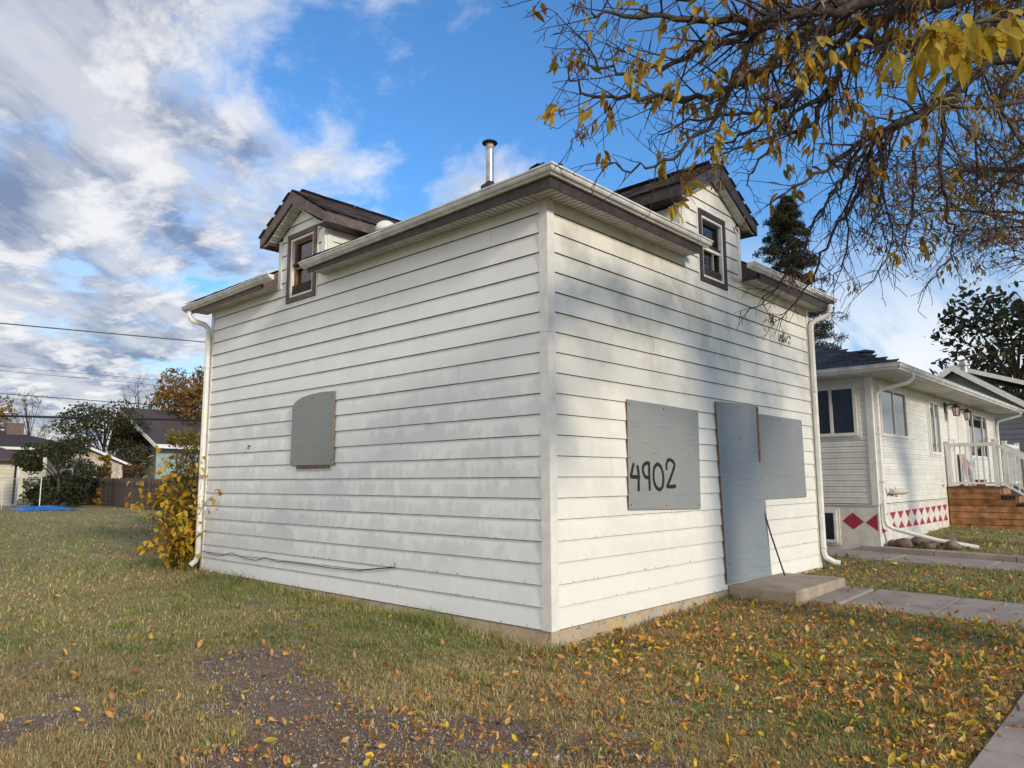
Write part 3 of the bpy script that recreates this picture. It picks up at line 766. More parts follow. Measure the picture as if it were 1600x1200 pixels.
# ---- plywood over the openings
def plate(P, poly, th, m_, root, name, label=None, off=.026):
    n = len(poly); mb = MB(); e = .004
    cu = sum(p_[0] for p_ in poly)/n; cz = sum(p_[1] for p_ in poly)/n
    back = [P(u, z, off) for u, z in poly]; fr = [P(u, z, off+th-.002) for u, z in poly]
    fi = [P(u+(cu-u)*e/max(.2, abs(cu-u)), z+(cz-z)*e/max(.2, abs(cz-z)), off+th) for u, z in poly]
    mb.add(back+fr, [(i, (i+1) % n, n+(i+1) % n, n+i) for i in range(n)], 1)
    mb.add(fr+fi, [(i, (i+1) % n, n+(i+1) % n, n+i) for i in range(n)]+[tuple(range(n, 2*n))], 0)
    return obj(name, mb, [m_, 'raw_edge'], root, label)
pw = plate(PF, [(1.253, 1.050), (2.785, 1.012), (2.812, 2.207), (1.268, 2.228)], .014, 'ply', house, 'plywood_board', 'grey plywood board painted with the number 4902')
pd = plate(PF, [(3.372, .068), (4.675, .062), (4.475, 2.395), (3.265, 2.352)], .02, 'ply_door', house, 'door_panel', 'tall blue-grey plywood panel over the front door', off=.03)
pr_ = plate(PF, [(4.60, 1.088), (6.085, 1.092), (6.052, 2.27), (4.49, 2.275)], .014, 'ply', house, 'plywood_board', 'blank grey plywood board right of the door')
mb = pbox(PF, 4.43, 4.475, 1.60, 2.36, .052, .062); obj('hinge_strip', mb, 'raw_edge', pd)
arc = [(4.555, 1.577), (4.545, 2.385)]+[(4.545-.62*(1-math.cos(a))*0-.55*math.sin(a)*1.0, 2.385+.115*(1-math.cos(a))*1.2) for a in np.linspace(.25, 1.25, 5)]+[(3.66, 2.515), (3.535, 2.515), (3.520, 1.572)]
arc = [(4.556, 1.578), (4.548, 2.372), (4.50, 2.425), (4.42, 2.462), (4.30, 2.492), (4.10, 2.515), (3.85, 2.525), (3.54, 2.515), (3.520, 1.570)]
pl_ = plate(PL, arc, .014, 'ply', house, 'plywood_board', 'small grey plywood board with one rounded top corner')
fr_ = pbox(PL, 3.63, 4.41, 1.528, 1.572, .018, .034); ws = obj('window_sill', fr_, 'brown', house)
mb = MB(); pbox(PL, 3.61, 4.43, 1.512, 1.526, .018, .030, mb); pbox(PL, 3.595, 3.609, 1.512, 1.575, .018, .030, mb); obj('sill_channel', mb, 'cream', ws)
# screws in the boards
def screws(P, pts_, off, root):
    for u, z in pts_:
        a = P(u, z, off); e = P(u, z, off+.003)
        obj('screw', MB().tube([a, e], .009, 7), 'rust', root)
screws(PF, [(1.30, 2.18), (2.0, 2.17), (2.76, 2.16), (1.29, 1.1), (2.0, 1.08), (2.74, 1.06), (1.29, 1.6), (2.77, 1.6)], .040, pw)
screws(PF, [(3.32, 2.30), (3.9, 2.33), (4.42, 2.30), (3.38, 1.5), (4.5, 1.4), (3.44, .3), (4.62, .25), (3.9, 1.9)], .050, pd)
screws(PF, [(4.56, 2.22), (5.2, 2.22), (6.0, 2.21), (6.04, 1.15), (5.3, 1.13), (4.66, 1.13)], .040, pr_)
screws(PL, [(4.49, 2.33), (3.58, 2.45), (4.5, 1.63), (3.57, 1.63), (4.05, 2.46)], .040, pl_)
# brush strokes: flat paint, following the strokes of the hand
def stroke(P, pts_, r, off, root, name, m_='black_paint', n=6):
    path = []
    pts_ = [Vector((a, b_, 0)) for a, b_ in pts_]
    for i in range(len(pts_)-1):
        p0 = pts_[max(i-1, 0)]; p1 = pts_[i]; p2 = pts_[i+1]; p3 = pts_[min(i+2, len(pts_)-1)]
        for s_ in np.linspace(0, 1, n, endpoint=False):
            path.append(.5*((2*p1)+(p2-p0)*s_+(2*p0-5*p1+4*p2-p3)*s_*s_+(3*p1-p0-3*p2+p3)*s_**3))
    path.append(pts_[-1]); mb = MB(); L_ = []; R_ = []
    for i, p_ in enumerate(path):
        t_ = (path[min(i+1, len(path)-1)]-path[max(i-1, 0)]).normalized(); nn = Vector((-t_.y, t_.x, 0))
        rr = r*(1+rng.uniform(-.10, .10))*(.72 if i in (0, len(path)-1) else 1)
        ext = (-t_*r*.5 if i == 0 else t_*r*.5 if i == len(path)-1 else Vector((0, 0, 0)))
        L_.append(p_+nn*rr+ext); R_.append(p_-nn*rr+ext)
    for i in range(len(path)-1):
        mb.loft([[P(q.x, q.y, o) for q in (L_[i], R_[i], R_[i+1], L_[i+1])] for o in (off, off+.0012+.00002*i)])
    return mb if root is None else obj(name, mb, m_, root)
DIG = {'4': [[(1.357,1.537),(1.329,1.478),(1.297,1.40)],[(1.297,1.397),(1.464,1.397)],[(1.426,1.514),(1.444,1.442),(1.442,1.346),(1.44,1.254)]],
 '9': [[(1.672,1.542),(1.604,1.547),(1.541,1.509),(1.538,1.449),(1.575,1.4),(1.63,1.391),(1.668,1.407)],[(1.661,1.541),(1.658,1.455),(1.659,1.345),(1.659,1.257)]],
 '0': [[(1.828,1.54),(1.767,1.499),(1.746,1.425),(1.753,1.345),(1.796,1.283),(1.864,1.257),(1.925,1.288),(1.948,1.369),(1.935,1.457),(1.891,1.519),(1.826,1.541)]],
 '2': [[(2.027,1.483),(2.024,1.533),(2.063,1.585),(2.125,1.589),(2.191,1.555),(2.195,1.516),(2.153,1.452),(2.086,1.362),(2.021,1.287)],[(2.021,1.289),(2.118,1.286),(2.211,1.292)]]}
for dname, ss in DIG.items():
    mb = MB(); oo = .0404
    for s_ in ss:
        q = stroke(PF, s_, .021, oo, None, ''); oo += .0014
        mb.add(q.v, q.f)
    obj('painted_digit', mb, 'black_paint', pw)
# cable stapled along the foot of the side wall, and a hook
cab = [(7.06,.295),(6.75,.262),(6.46,.262),(6.12,.322),(5.75,.272),(5.393,.262),(5.166,.318),(4.85,.29),(4.538,.30),(4.069,.302),(3.488,.298),(2.953,.312),(2.262,.40),(2.262,.45)]
cb = obj('cable', MB().tube([PL(u, z, .032) for u, z in cab], .0042, 6), 'wire', house)
obj('cable', MB().tube([PL(7.06, .285, .028), PL(6.3, .285, .028), PL(5.5, .30, .028), PL(4.6, .31, .028), PL(3.6, .318, .028), PL(2.9, .325, .028), PL(2.3, .40, .028)], .0032, 5), 'wire', house)
obj('wall_hook', MB().tube([PL(5.711, 1.885, .012), PL(5.711, 1.885, .05), PL(5.700, 1.865, .06), PL(5.711, 1.835, .05)], .009, 6), 'dark_metal', house)

# ---- front step
st = MB(); x0, x1, y0, y1, zb, zt_ = 3.43, 5.10, -.875, -.03, -.4, .052; e = .018
st.loft([[(x0, y0, zb), (x1, y0, zb), (x1, y1, zb), (x0, y1, zb)], [(x0, y0, zt_-e), (x1, y0, zt_-e), (x1, y1, zt_-e), (x0, y1, zt_-e)], [(x0+e*.4, y0+e*.4, zt_-e*.3), (x1-e*.4, y0+e*.4, zt_-e*.3), (x1-e*.4, y1, zt_-e*.3), (x0+e*.4, y1, zt_-e*.3)], [(x0+e, y0+e, zt_), (x1-e, y0+e, zt_), (x1-e, y1, zt_), (x0+e, y1, zt_)]])
so_ = obj('concrete_step', st, 'step'); tag(so_, 'worn concrete doorstep block below the tall grey door panel', 'step')
rod = obj('metal_rod', MB().tube([(4.531, -.035, .965), (4.60, -.10, .60), (4.70, -.22, .06)], .011, 6), 'rust'); tag(rod, 'thin rusty rod leaning on the white wall right of the door panel', 'rod')
# ================================================================ WHITE BUNGALOW NEXT DOOR
NX, NY, NXE, NYE = 9.27, -.10, 20.7, 8.2
NF = lambda u, z, o: Vector((u, NY-o, z))
NS = lambda u, z, o: Vector((NX-o, u, z))
nb = thing('bungalow', (15., 4., 0), 'white bungalow with dark hip roof and raspberry diamonds painted along its foundation', 'house')
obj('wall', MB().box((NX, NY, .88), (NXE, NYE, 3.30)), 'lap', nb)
NC = .107
def nboard(P, u0, u1, z0, z1, k):
    mb = MB(); ring = []
    o0, o1 = .016, .005
    mb.loft([[P(u, z0, .001), P(u, z0, o0), P(u, z0+NC*.47, o0-.004), P(u, z0+NC*.5, o0-.011), P(u, z0+NC*.53, o0-.001), P(u, z1, o1), P(u, z1, .001)] for u in (u0, u1)])
    obj('siding_board', mb, 'nside', nb)
k = 0; z = .905
while z < 3.26:
    z1 = min(z+NC-.003, 3.27)
    cutx = rng.uniform(11.8, 18)
    nboard(NF, NX+.09, cutx-.001, z, z1, k); nboard(NF, cutx+.001, NXE-.09, z, z1, k+1)
    nboard(NS, NY+.09, NYE, z, z1, k); z += NC; k += 1
for (x, y) in ((NX, NY), (NXE, NY)):
    s_ = 1 if x == NX else -1
    mb = MB().box((min(x, x+.088*s_), NY-.03, .89), (max(x, x+.088*s_), NY-.0, 3.27)).box((min(x-.028*s_, x), NY-.03, .89), (max(x-.028*s_, x), NY+.088, 3.27))
    obj('corner_post', mb, 'white', nb)
nfd = obj('foundation', MB().box((NX-.012, NY-.012, -.5), (NXE, NYE, .878)), 'nfound', nb)
obj('ledge', MB().box((NX-.03, NY-.03, .872), (NXE, NY-.013, .892)), 'nside', nfd)
obj('ledge', MB().box((NX-.03, NY-.012, .872), (NX-.013, NYE, .892)), 'nside', nfd)
# painted diamonds and triangles
def flat(P, poly, off, root, name, m_='red'):
    return obj(name, MB().prism([P(u, z, off) for u, z in poly], P(0, 0, .0015)-P(0, 0, 0)), m_, root)
flat(NS, [(.54, .575), (.35, .735), (.155, .57), (.35, .425)], .0125, nfd, 'painted_diamond')
flat(NS, [(.125, .56), (-.085, .725), (-.085, .405)], .0125, nfd, 'painted_diamond')
px0 = 9.90; pit = .4965
for i in range(9):
    u = px0+i*pit; zt_ = .725+.004*i
    if u+.40 < 14.35:
        flat(NF, [(u, zt_), (u+.405, zt_+.003), (u+.20, zt_-.145)], .0125, nfd, 'painted_triangle')
        flat(NF, [(u+.02, .405), (u+.425, .405), (u+.215, .55)], .0125, nfd, 'painted_triangle')
flat(NF, [(9.62, .72), (9.80, .722), (9.66, .60)], .0125, nfd, 'painted_triangle')
flat(NF, [(9.36, .45), (9.70, .405), (9.40, .36)], .0125, nfd, 'painted_triangle')
# roof
ov = .57; ze = 3.40; s2 = .40; ax0, ay0, ax1, ay1 = NX-ov, NY-ov-.05, NXE+ov, NYE+ov
hh = (ay1-ay0)/2; rz = ze+s2*hh; r0 = (ax0+hh, ay0+hh, rz); r1 = (ax1-hh, ay0+hh, rz)
nroof = obj('roof', MB().prism([(ax0, ay0, ze), (ax1, ay0, ze), r1, r0], (0, 0, -.03)), 'sh_dark', nb)
for q in ([(ax0, ay1, ze), (ax0, ay0, ze), r0], [(ax1, ay0, ze), (ax1, ay1, ze), r1], [(ax1, ay1, ze), (ax0, ay1, ze), r0, r1]):
    obj('roof_slope', MB().prism(q, (0, 0, -.03)), 'sh_dark', nroof)
# shingle courses on the slope that faces the boarded house: separate tabs
ntab = MB().loft([[(-.145, -.01, .006), (.145, -.012, .007), (.145, .19, .0), (-.145, .19, 0)], [(-.145, -.01, .019), (.145, -.012, .020), (.145, .19, .012), (-.145, .19, .012)]]).mesh('shingle', [M['sh_dark']])
ex, ey = Vector((0, -1, 0)), Vector((1, 0, s2)).normalized(); ez = ex.cross(ey)
if ez.z < 0: ex = -ex; ez = ex.cross(ey)
cnt = 0
for r in range(16):
    q = .135*r; x = ax0+.01+q/math.hypot(1, s2)
    for yy in np.arange(ay0+q*.93+.12+(.15 if r % 2 else 0), 2.6, .30):
        if cnt >= 160: break
        Mx = Matrix((ex, ey, ez)).transposed().to_4x4() @ Matrix.Rotation(rng.uniform(-.02, .03), 4, 'X'); Mx.translation = Vector((x, yy, ze+s2*(x-ax0)+.002+rng.uniform(0, .004)))
        link('shingle', ntab, nroof, local=Mx); cnt += 1
for r in range(0, 34):   # hip caps
    o_ = Vector((ax0, ay0, ze))+Vector((1, 1, s2)).normalized()*(.05+.17*r)
    Mx = Matrix((Vector((1, -1, 0)).normalized()*.55, Vector((1, 1, s2)).normalized(), Vector((1, -1, 0)).normalized().cross(Vector((1, 1, s2)).normalized())*.45)).transposed().to_4x4(); Mx.translation = o_+Vector((0, 0, .004))
    link('shingle', ntab, nroof, local=Mx)
obj('soffit', MB().box((ax0+.03, ay0+.03, 3.272), (ax1-.03, NY-.032, 3.285)), 'soffit', nb)
obj('soffit', MB().box((ax0+.03, NY-.031, 3.272), (NX-.03, ay1, 3.285)), 'soffit', nb)
obj('fascia', MB().box((ax0+.01, ay0+.005, 3.268), (ax1, ay0+.028, 3.385)), 'gutter', nb)
obj('fascia', MB().box((ax0+.005, ay0+.029, 3.268), (ax0+.028, ay1, 3.385)), 'gutter', nb)
def ngut(P, u0, u1, base_, m0):
    prof = [(0, 3.385), (0, 3.29), (.05, 3.285), (.066, 3.32), (.09, 3.335), (.105, 3.385), (.118, 3.395), (.10, 3.40)]
    return obj('gutter', MB().loft([[P(-(base_+o) if m0 and i == 0 else u, z, base_+o) for o, z in prof] for i, u in enumerate((u0, u1))]), 'gutter', nb)
GF = lambda u, z, o: Vector((u, ay0+.004-o, z)); GS = lambda u, z, o: Vector((ax0+.004-o, u, z))
prof = [(0, 3.385), (0, 3.29), (.05, 3.285), (.066, 3.32), (.09, 3.335), (.105, 3.385), (.118, 3.395), (.10, 3.40)]
obj('gutter', MB().loft([[GF(ax0-o, z, o) for o, z in prof], [GF(ax1, z, o) for o, z in prof]]), 'gutter', nb)
obj('gutter', MB().loft([[GS(ay0-o, z, o) for o, z in prof], [GS(ay1, z, o) for o, z in prof]]), 'gutter', nb)
obj('gutter_seam', MB().tube([(ax0-.10, ay0-.10, 3.395), (ax0-.06, ay0-.06, 3.29)], .008, 5), 'dark_metal', nb)
obj('roof_vent', MB().lathe((10.6, .35, 3.80), [(.15, 0), (.15, .12), (.20, .14), (.19, .17), (0, .22)], 14), 'sh_dark', nb)
spout([(9.55, ay0-.05, 3.30), (9.55, ay0-.05, 3.20), (9.50, ay0+.03, 3.12), (9.40, NY-.16, 3.02), (9.37, NY-.085, 2.94), (9.37, NY-.08, 2.80), (9.37, NY-.08, .62), (9.38, NY-.10, .52), (9.45, NY-.20, .45), (9.62, NY-.85, .27), (9.80, NY-1.45, .16)], .038, nb, bands=(2.2, 1.3))
spout([(20.9, ay0-.05, 3.30), (20.9, ay0-.04, 3.2), (20.74, NY-.12, 3.05), (20.72, NY-.08, 2.9), (20.72, NY-.08, .5)], .038, nb)
# windows
def nwin(P, u0, u1, z0, z1, splits, panes, sill=False, fw_=.06):
    root = frame(P, u0, u1, z0, z1, fw_, .0, .055, 'white', nb, 'window')
    frame(P, u0-.05, u1+.05, z0-.05, z1+.05, .049, .0, .028, 'nside', root, 'casing')
    us = [u0+fw_]+splits+[u1-fw_]
    for i, (a, e) in enumerate(zip(us[:-1], us[1:])):
        if i: obj('mullion', pbox(P, a-.028, a+.028, z0+fw_+.001, z1-fw_-.001, .018, .05), 'white', root)
        obj('pane', pbox(P, a+(.028 if i else .002), e-(.028 if i < len(us)-2 else .002), z0+fw_+.002, z1-fw_-.002, .017, .026 if i % 2 else .031), panes[i], root)
M['pane_warm'] = glass('curtained_glass', (.055, .042, .034)); M['pane_blue'] = glass('dark_blue_glass', (.012, .017, .032)); M['pane_pale'] = glass('pale_glass', (.10, .11, .10))  # the pale glass has its reflection put into the pane colour
nwin(NS, .15, 1.55, 2.17, 3.13, [.62], ['pane_blue', 'glass'])
nwin(NF, 9.66, 11.42, 2.17, 3.14, [10.55], ['pane_pale', 'pane_warm'])
nwin(NF, 13.18, 14.08, 1.90, 3.12, [13.62], ['pane_warm', 'pane_pale'])
nwin(NF, 17.0, 19.4, 1.90, 3.12, [17.62, 18.82], ['pane_warm', 'glass', 'pane_warm'])
nwin(NS, .64, 1.5, .17, .77, [1.08], ['glass', 'glass'], fw_=.05)
# door beside the landing
nd = obj('door', pbox(NF, 14.98, 15.84, 1.20, 3.06, .018, .035), 'white', nb)
frame(NF, 14.90, 15.92, 1.195, 3.14, .075, .0, .052, 'white', nd, 'door_frame')
obj('handle', MB().tube([NF(15.10, 2.30, .04), NF(15.10, 2.30, .085), NF(15.10, 2.05, .085), NF(15.10, 2.05, .04)], .013, 6), 'alu', nd)
obj('dryer_vent', MB().tube([NF(9.98, 1.115, .05), NF(11.02, 1.112, .05)], .05, 10), 'cream', nb)
obj('hose_ring', MB().tube([NF(14.02+.06*math.cos(a), 1.24+.07*math.sin(a), .03) for a in np.linspace(0, 2*math.pi, 13)], .010, 5), 'alu', nb)
wmb = MB(); oo = .020
for s_ in ([(9.749,1.188),(9.834,1.043),(9.905,1.096),(9.972,1.04),(10.006,1.185)], [(10.139,1.062),(10.06,1.069),(10.073,1.039),(10.179,1.055),(10.16,1.031)], [(10.357,1.20),(10.319,1.04),(10.399,1.026)], [(10.263,1.066),(10.43,1.065)]):
    q = stroke(NF, s_, .012, oo, None, '', n=4); oo += .0013; wmb.add(q.v, q.f)
obj('painted_lettering', wmb, 'twig', nb)
nmb = MB(); oo = .020
for s_ in ([(15.90,2.80),(15.86,2.82),(15.82,2.80),(15.82,2.765),(15.86,2.745),(15.90,2.77)], [(15.90,2.81),(15.905,2.72),(15.88,2.68)], [(15.98,2.79),(16.02,2.82),(16.02,2.68)]):
    q = stroke(NF, s_, .013, oo, None, '', n=4); oo += .0013; nmb.add(q.v, q.f)
obj('house_number', nmb, 'black_paint', nb)
def lantern(u, z):
    bp = obj('wall_lantern', pbox(NF, u-.06, u+.06, z-.11, z+.13, .018, .04), 'lamp_black', nb)
    obj('bracket', MB().tube([NF(u, z+.06, .04), NF(u, z+.07, .16), NF(u, z+.05, .26)], .016, 6), 'lamp_black', bp)
    c0 = NF(u, z-.20, .26)
    obj('lantern_glass', MB().lathe(c0, [(.062, 0), (.085, .18)], 6), 'lamp_glass', bp)
    cage = MB().lathe(c0+Vector((0, 0, .18)), [(.105, 0), (.10, .015), (.02, .085), (.015, .11)], 6).lathe(c0+Vector((0, 0, -.014)), [(.075, 0), (.075, .014)], 6)
    for i in range(6):
        a = math.pi/3*i; d_ = Vector((math.cos(a), math.sin(a), 0)); cage.tube([c0+d_*.067, c0+d_*.090+Vector((0, 0, .18))], .008, 4)
    obj('lantern_cage', cage, 'lamp_black', bp)
lantern(14.78, 3.06); lantern(15.98, 3.02)

# ---- landing with stairs
dk = thing('porch_landing', (15.2, -.7, .3), 'cedar planked porch landing with white railing and steps at the bungalow door', 'porch')
DX, DY = 14.40, -1.17
steps_ = [(-1.17, 1.17), (-1.46, .99), (-1.75, .81), (-2.04, .63), (-2.33, .45)]
for i in range(7):
    z0 = .17+.143*i; z1 = z0+.131
    y1 = NY-.04; y0 = DY
    for yb, zb in steps_[1:]:
        if z1 < zb-.03: y0 = yb
    if z1 < 1.16: obj('plank', MB().box((DX-.022, y0, z0), (DX, y1, z1)), 'deck', dk)
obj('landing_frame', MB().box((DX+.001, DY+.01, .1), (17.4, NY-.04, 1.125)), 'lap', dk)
for i in range(8):
    y0 = DY-.03+.137*i; obj('deck_board', MB().box((DX-.04, y0, 1.14), (17.45, y0+.132, 1.172)), 'deck_top', dk)
for (ya, za), (yb, zb) in zip(steps_[:-1], steps_[1:]):
    obj('riser', MB().box((DX, ya-.004, zb+.002), (15.7, ya+.018, za-.034)), 'deck', dk)
    obj('tread', MB().box((DX-.03, yb-.03, zb-.032), (15.73, ya-.006, zb)), 'deck_top', dk)
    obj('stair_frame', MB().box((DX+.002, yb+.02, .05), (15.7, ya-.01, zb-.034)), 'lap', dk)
def rpost(x, y, z0, z1): obj('railing_post', MB().box((x-.045, y-.045, z0), (x+.045, y+.045, z1)).box((x-.055, y-.055, z1), (x+.055, y+.055, z1+.03)), 'white', dk)
rpost(DX+.06, -.19, 1.172, 2.20); rpost(DX+.06, DY+.05, 1.172, 2.22); rpost(15.70, DY+.05, 1.172, 2.22); rpost(17.38, DY+.05, 1.172, 2.22)
obj('handrail', MB().box((DX+.02, DY+.10, 2.10), (DX+.10, -.24, 2.18)), 'white', dk); obj('bottom_rail', MB().box((DX+.035, DY+.10, 1.225), (DX+.085, -.24, 1.275)), 'white', dk)
bal = B((-.014, -.014, 0), (.014, .014, .83)).mesh('baluster', [M['white']])
for y in np.linspace(DY+.18, -.32, 7): link('baluster', bal, dk, local=Matrix.Translation((DX+.06, y, 1.272)))
obj('handrail', MB().box((15.75, DY+.01, 2.10), (17.33, DY+.09, 2.18)), 'white', dk); obj('bottom_rail', MB().box((15.75, DY+.025, 1.225), (17.33, DY+.075, 1.275)), 'white', dk)
for x in np.linspace(15.88, 17.2, 11): link('baluster', bal, dk, local=Matrix.Translation((x, DY+.05, 1.272)))
for X in (DX+.06, 15.70):
    a0, a1 = Vector((X, DY+.0, 2.12)), Vector((X, -2.42, 1.30))
    obj('handrail', MB().loft([[a0+Vector((dx_, 0, dz_)) for dx_, dz_ in ((-.04, -.04), (.04, -.04), (.04, .04), (-.04, .04))], [a1+Vector((dx_, 0, dz_)) for dx_, dz_ in ((-.04, -.04), (.04, -.04), (.04, .04), (-.04, .04))]]), 'white', dk)
    b0, b1 = a0-Vector((0, 0, .84)), a1-Vector((0, 0, .84))
    obj('bottom_rail', MB().loft([[b0+Vector((dx_, 0, dz_)) for dx_, dz_ in ((-.025, -.025), (.025, -.025), (.025, .025), (-.025, .025))], [b1+Vector((dx_, 0, dz_)) for dx_, dz_ in ((-.025, -.025), (.025, -.025), (.025, .025), (-.025, .025))]]), 'white', dk)
    for t_ in np.linspace(.08, .92, 9): q = b0.lerp(b1, t_); link('baluster', bal, dk, local=Matrix.Translation((X, q.y, q.z+.01)))
    rpost(X, -2.46, .28, 1.34)
# things standing on the landing
m, t, b = mat('faded_print')
c = t.node('ShaderNodeTexCoord').outputs['Object']; x, y, z = t.sep(c)
k = t.ramp(t.math('ADD', t.map(z, 1.2, 2.0, smooth=False), t.math('MULTIPLY', t.math('SUBTRACT', t.noise(c, 6, 4), .5), .5)), [(.05, (.55, .25, .16)), (.25, (.45, .38, .42)), (.42, (.30, .12, .13)), (.62, (.55, .24, .20)), (.9, (.60, .36, .30))])
t.put(b.inputs['Base Color'], k); M['print'] = m
pt = thing('leaning_picture', (15.95, -.3, 1.18), 'faded pink picture panel leaning behind the white railing', 'picture')
obj('panel', MB().prism([(15.55, -.36, 1.175), (16.15, -.36, 1.175), (16.15, -.20, 1.96), (15.55, -.20, 1.96)], (0, .02, .004)), 'print', pt)
fr0 = MB()
for a_, c_ in (((15.53, -.365, 1.174), (15.55, -.20, 1.97)), ((16.15, -.365, 1.174), (16.17, -.20, 1.97))):
    fr0.prism([(a_[0], -.37, 1.174), (c_[0], -.37, 1.174), (c_[0], -.205, 1.97), (a_[0], -.205, 1.97)], (0, .03, .006))
obj('frame', fr0, 'cream', pt)
for i, x in enumerate((16.62, 17.05)):
    o_ = obj('flower_pot', MB().lathe((x, -.36, 1.173), [(.055, 0), (.085, .12), (.095, .125), (.095, .15), (.08, .15), (.07, .11)], 14), 'pot')
    tag(o_, ['small red pot on the landing, next to the picture panel', 'small red pot on the landing, farther from the picture panel'][i], 'pot', 'red pots on the landing')

# ---- stones at the foot of the bungalow
def stone(c_, r, seed):
    bm = bmesh.new(); bmesh.ops.create_icosphere(bm, subdivisions=2, radius=1); g = np.random.default_rng(seed)
    k_ = [Vector(g.normal(size=3)).normalized() for _ in range(7)]
    for v in bm.verts:
        s_ = 1.
        for q in k_: s_ -= .28*max(0, v.co.dot(q)-.55)
        v.co = Vector((v.co.x*r[0]*s_, v.co.y*r[1]*s_, v.co.z*r[2]*s_))+Vector(g.normal(size=3))*.008
    bmesh.ops.translate(bm, vec=c_, verts=bm.verts); me = bpy.data.meshes.new('stone'); bm.to_mesh(me); bm.free()
    me.polygons.foreach_set('use_smooth', [True]*len(me.polygons)); me.materials.append(M['rock']); return link('stone', me)
for i, (x, y, r, lb) in enumerate([(9.50, -.42, (.20, .17, .12), 'brown rounded stone nearest the bungalow corner'), (9.62, -.82, (.19, .16, .11), 'tan flat-topped stone in the middle of the front row'),
    (9.62, -1.18, (.17, .15, .11), 'reddish rounded stone under the white drain pipe'), (10.05, -.55, (.25, .18, .13), 'long dark stone behind the front row of stones'), (10.15, -1.02, (.24, .17, .12), 'grey stone at the back below the drain pipe'), (9.75, -.16, (.12, .10, .08), 'smallest stone tucked beside the bungalow foundation')]):
    tag(stone((x, y, G(x, y)+r[2]*.45), r, i+3), lb, 'stone', 'stones by the drain pipe')

# ================================================================ GREY HOUSE BEYOND
gh = thing('grey_house', (33, 0, .3), 'grey vinyl-sided gable house with white rake boards behind the bungalow', 'house')
gx, gap, gy, gsl = 28.7, 5.74, 2.45, .71
GP = lambda u, z, o: Vector((gx-o, u, z))
obj('wall', MB().prism([GP(gy-5.2, .2, 0), GP(gy+3.6, .2, 0), GP(gy+3.6, gap-gsl*3.6, 0), GP(gy, gap, 0), GP(gy-5.2, gap-gsl*5.2, 0)], (9, 0, 0)), 'lap', gh)
for k in range(27):
    z0 = .25+.2*k; poly = clip([(gy-5.2, z0), (gy+3.6, z0), (gy+3.6, z0+.196), (gy-5.2, z0+.196)], [(-gsl, 1, gap-gsl*gy), (gsl, 1, gap+gsl*gy)])
    if len(poly) > 2: obj('siding_board', MB().loft([[GP(u, z, .002) for u, z in poly], [GP(u, z, .03-.11*(z-z0)) for u, z in poly]]), 'grey_side', gh)
grf = None
for s_, wdt in ((1, 3.9), (-1, 5.8)):
    q = [(gx-.35, gy, gap+.16), (gx-.35, gy+s_*wdt, gap+.16-gsl*wdt), (gx+9.4, gy+s_*wdt, gap+.16-gsl*wdt), (gx+9.4, gy, gap+.16)]
    grf = obj('roof', MB().prism(q, (0, 0, -.10)), 'sh_far', gh)
    obj('rake_board', MB().prism([(gx-.36, gy, gap+.17), (gx-.36, gy+s_*wdt, gap+.17-gsl*wdt), (gx-.36, gy+s_*wdt, gap-.06-gsl*wdt), (gx-.36, gy, gap-.08)], (-.03, 0, 0)), 'white', gh)
obj('chimney', MB().lathe((gx+3.2, gy+.25, gap-.2), [(.16, 0), (.16, .75), (.24, .76), (.24, .84), (.17, .86), (.17, .98), (.22, 1.0), (0, 1.08)], 14), 'pipe', grf)
# cross roof showing past the rake
obj('cross_roof', MB().prism([(33, 3.3, 6.5), (33, -3.6, 3.95), (39, -3.6, 3.95), (39, 3.3, 6.5)], (0, 0, -.12)), 'sh_far', gh)
obj('rake_board', MB().prism([(32.98, 3.3, 6.52), (32.98, -3.6, 3.97), (32.98, -3.6, 3.77), (32.98, 3.3, 6.32)], (-.03, 0, 0)), 'white', gh)

# ================================================================ ACROSS THE LANE
def hiproof(root, x0, y0, x1, y1, z, s_, m_, th=.12):
    h = (y1-y0)/2; zr_ = z+s_*h; a, c_ = (x0+h, y0+h, zr_), (x1-h, y0+h, zr_); first = None
    for q in ([(x0, y0, z), (x1, y0, z), c_, a], [(x0, y1, z), (x0, y0, z), a], [(x1, y0, z), (x1, y1, z), c_], [(x1, y1, z), (x0, y1, z), a, c_]):
        o_ = obj('roof', MB().prism(q, (0, 0, -th)), m_, root); first = first or o_
    return first
ga = thing('cream_garage', (1, 46, .1), 'cream garage with a dark brown hip roof at the far left across the lot', 'garage')
obj('wall', MB().box((-6, 43.0, 0), (6.0, 48.6, 2.62)), 'lap', ga)
for k in range(13): obj('siding_board', MB().box((-6, 42.975-.004*(k % 2), .1+.195*k), (5.9, 42.999, .1+.195*k+.188)), 'cream', ga)
obj('corner_post', MB().box((5.9, 42.96, .05), (6.03, 42.998, 2.6)), 'white', ga)
hiproof(ga, -6.5, 42.5, 6.55, 49.1, 2.72, .45, 'sh_far')
obj('fascia', MB().box((-6.5, 42.46, 2.52), (6.55, 42.495, 2.70)), 'deck_top', ga)
obj('downspout', MB().tube([(6.2, 42.5, 2.55), (5.85, 42.9, 2.3), (5.83, 42.9, .2)], .06, 6), 'dark_metal', ga)
lh = thing('brown_roof_house', (6, 61, .1), 'long low cream house with a dark brown roof and brick chimney behind the garage', 'house')
obj('wall', MB().box((-8, 58.2, 0), (13.4, 65.5, 3.9)), 'cream', lh)
lr = hiproof(lh, -8.6, 57.6, 14.0, 66.2, 3.92, .32, 'sh_far')
obj('fascia', MB().box((-8.6, 57.55, 3.72), (14.0, 57.595, 3.9)), 'white', lh)
obj('chimney', MB().box((9.3, 60.8, 4.6), (10.4, 61.6, 5.85)), 'brick', lr)
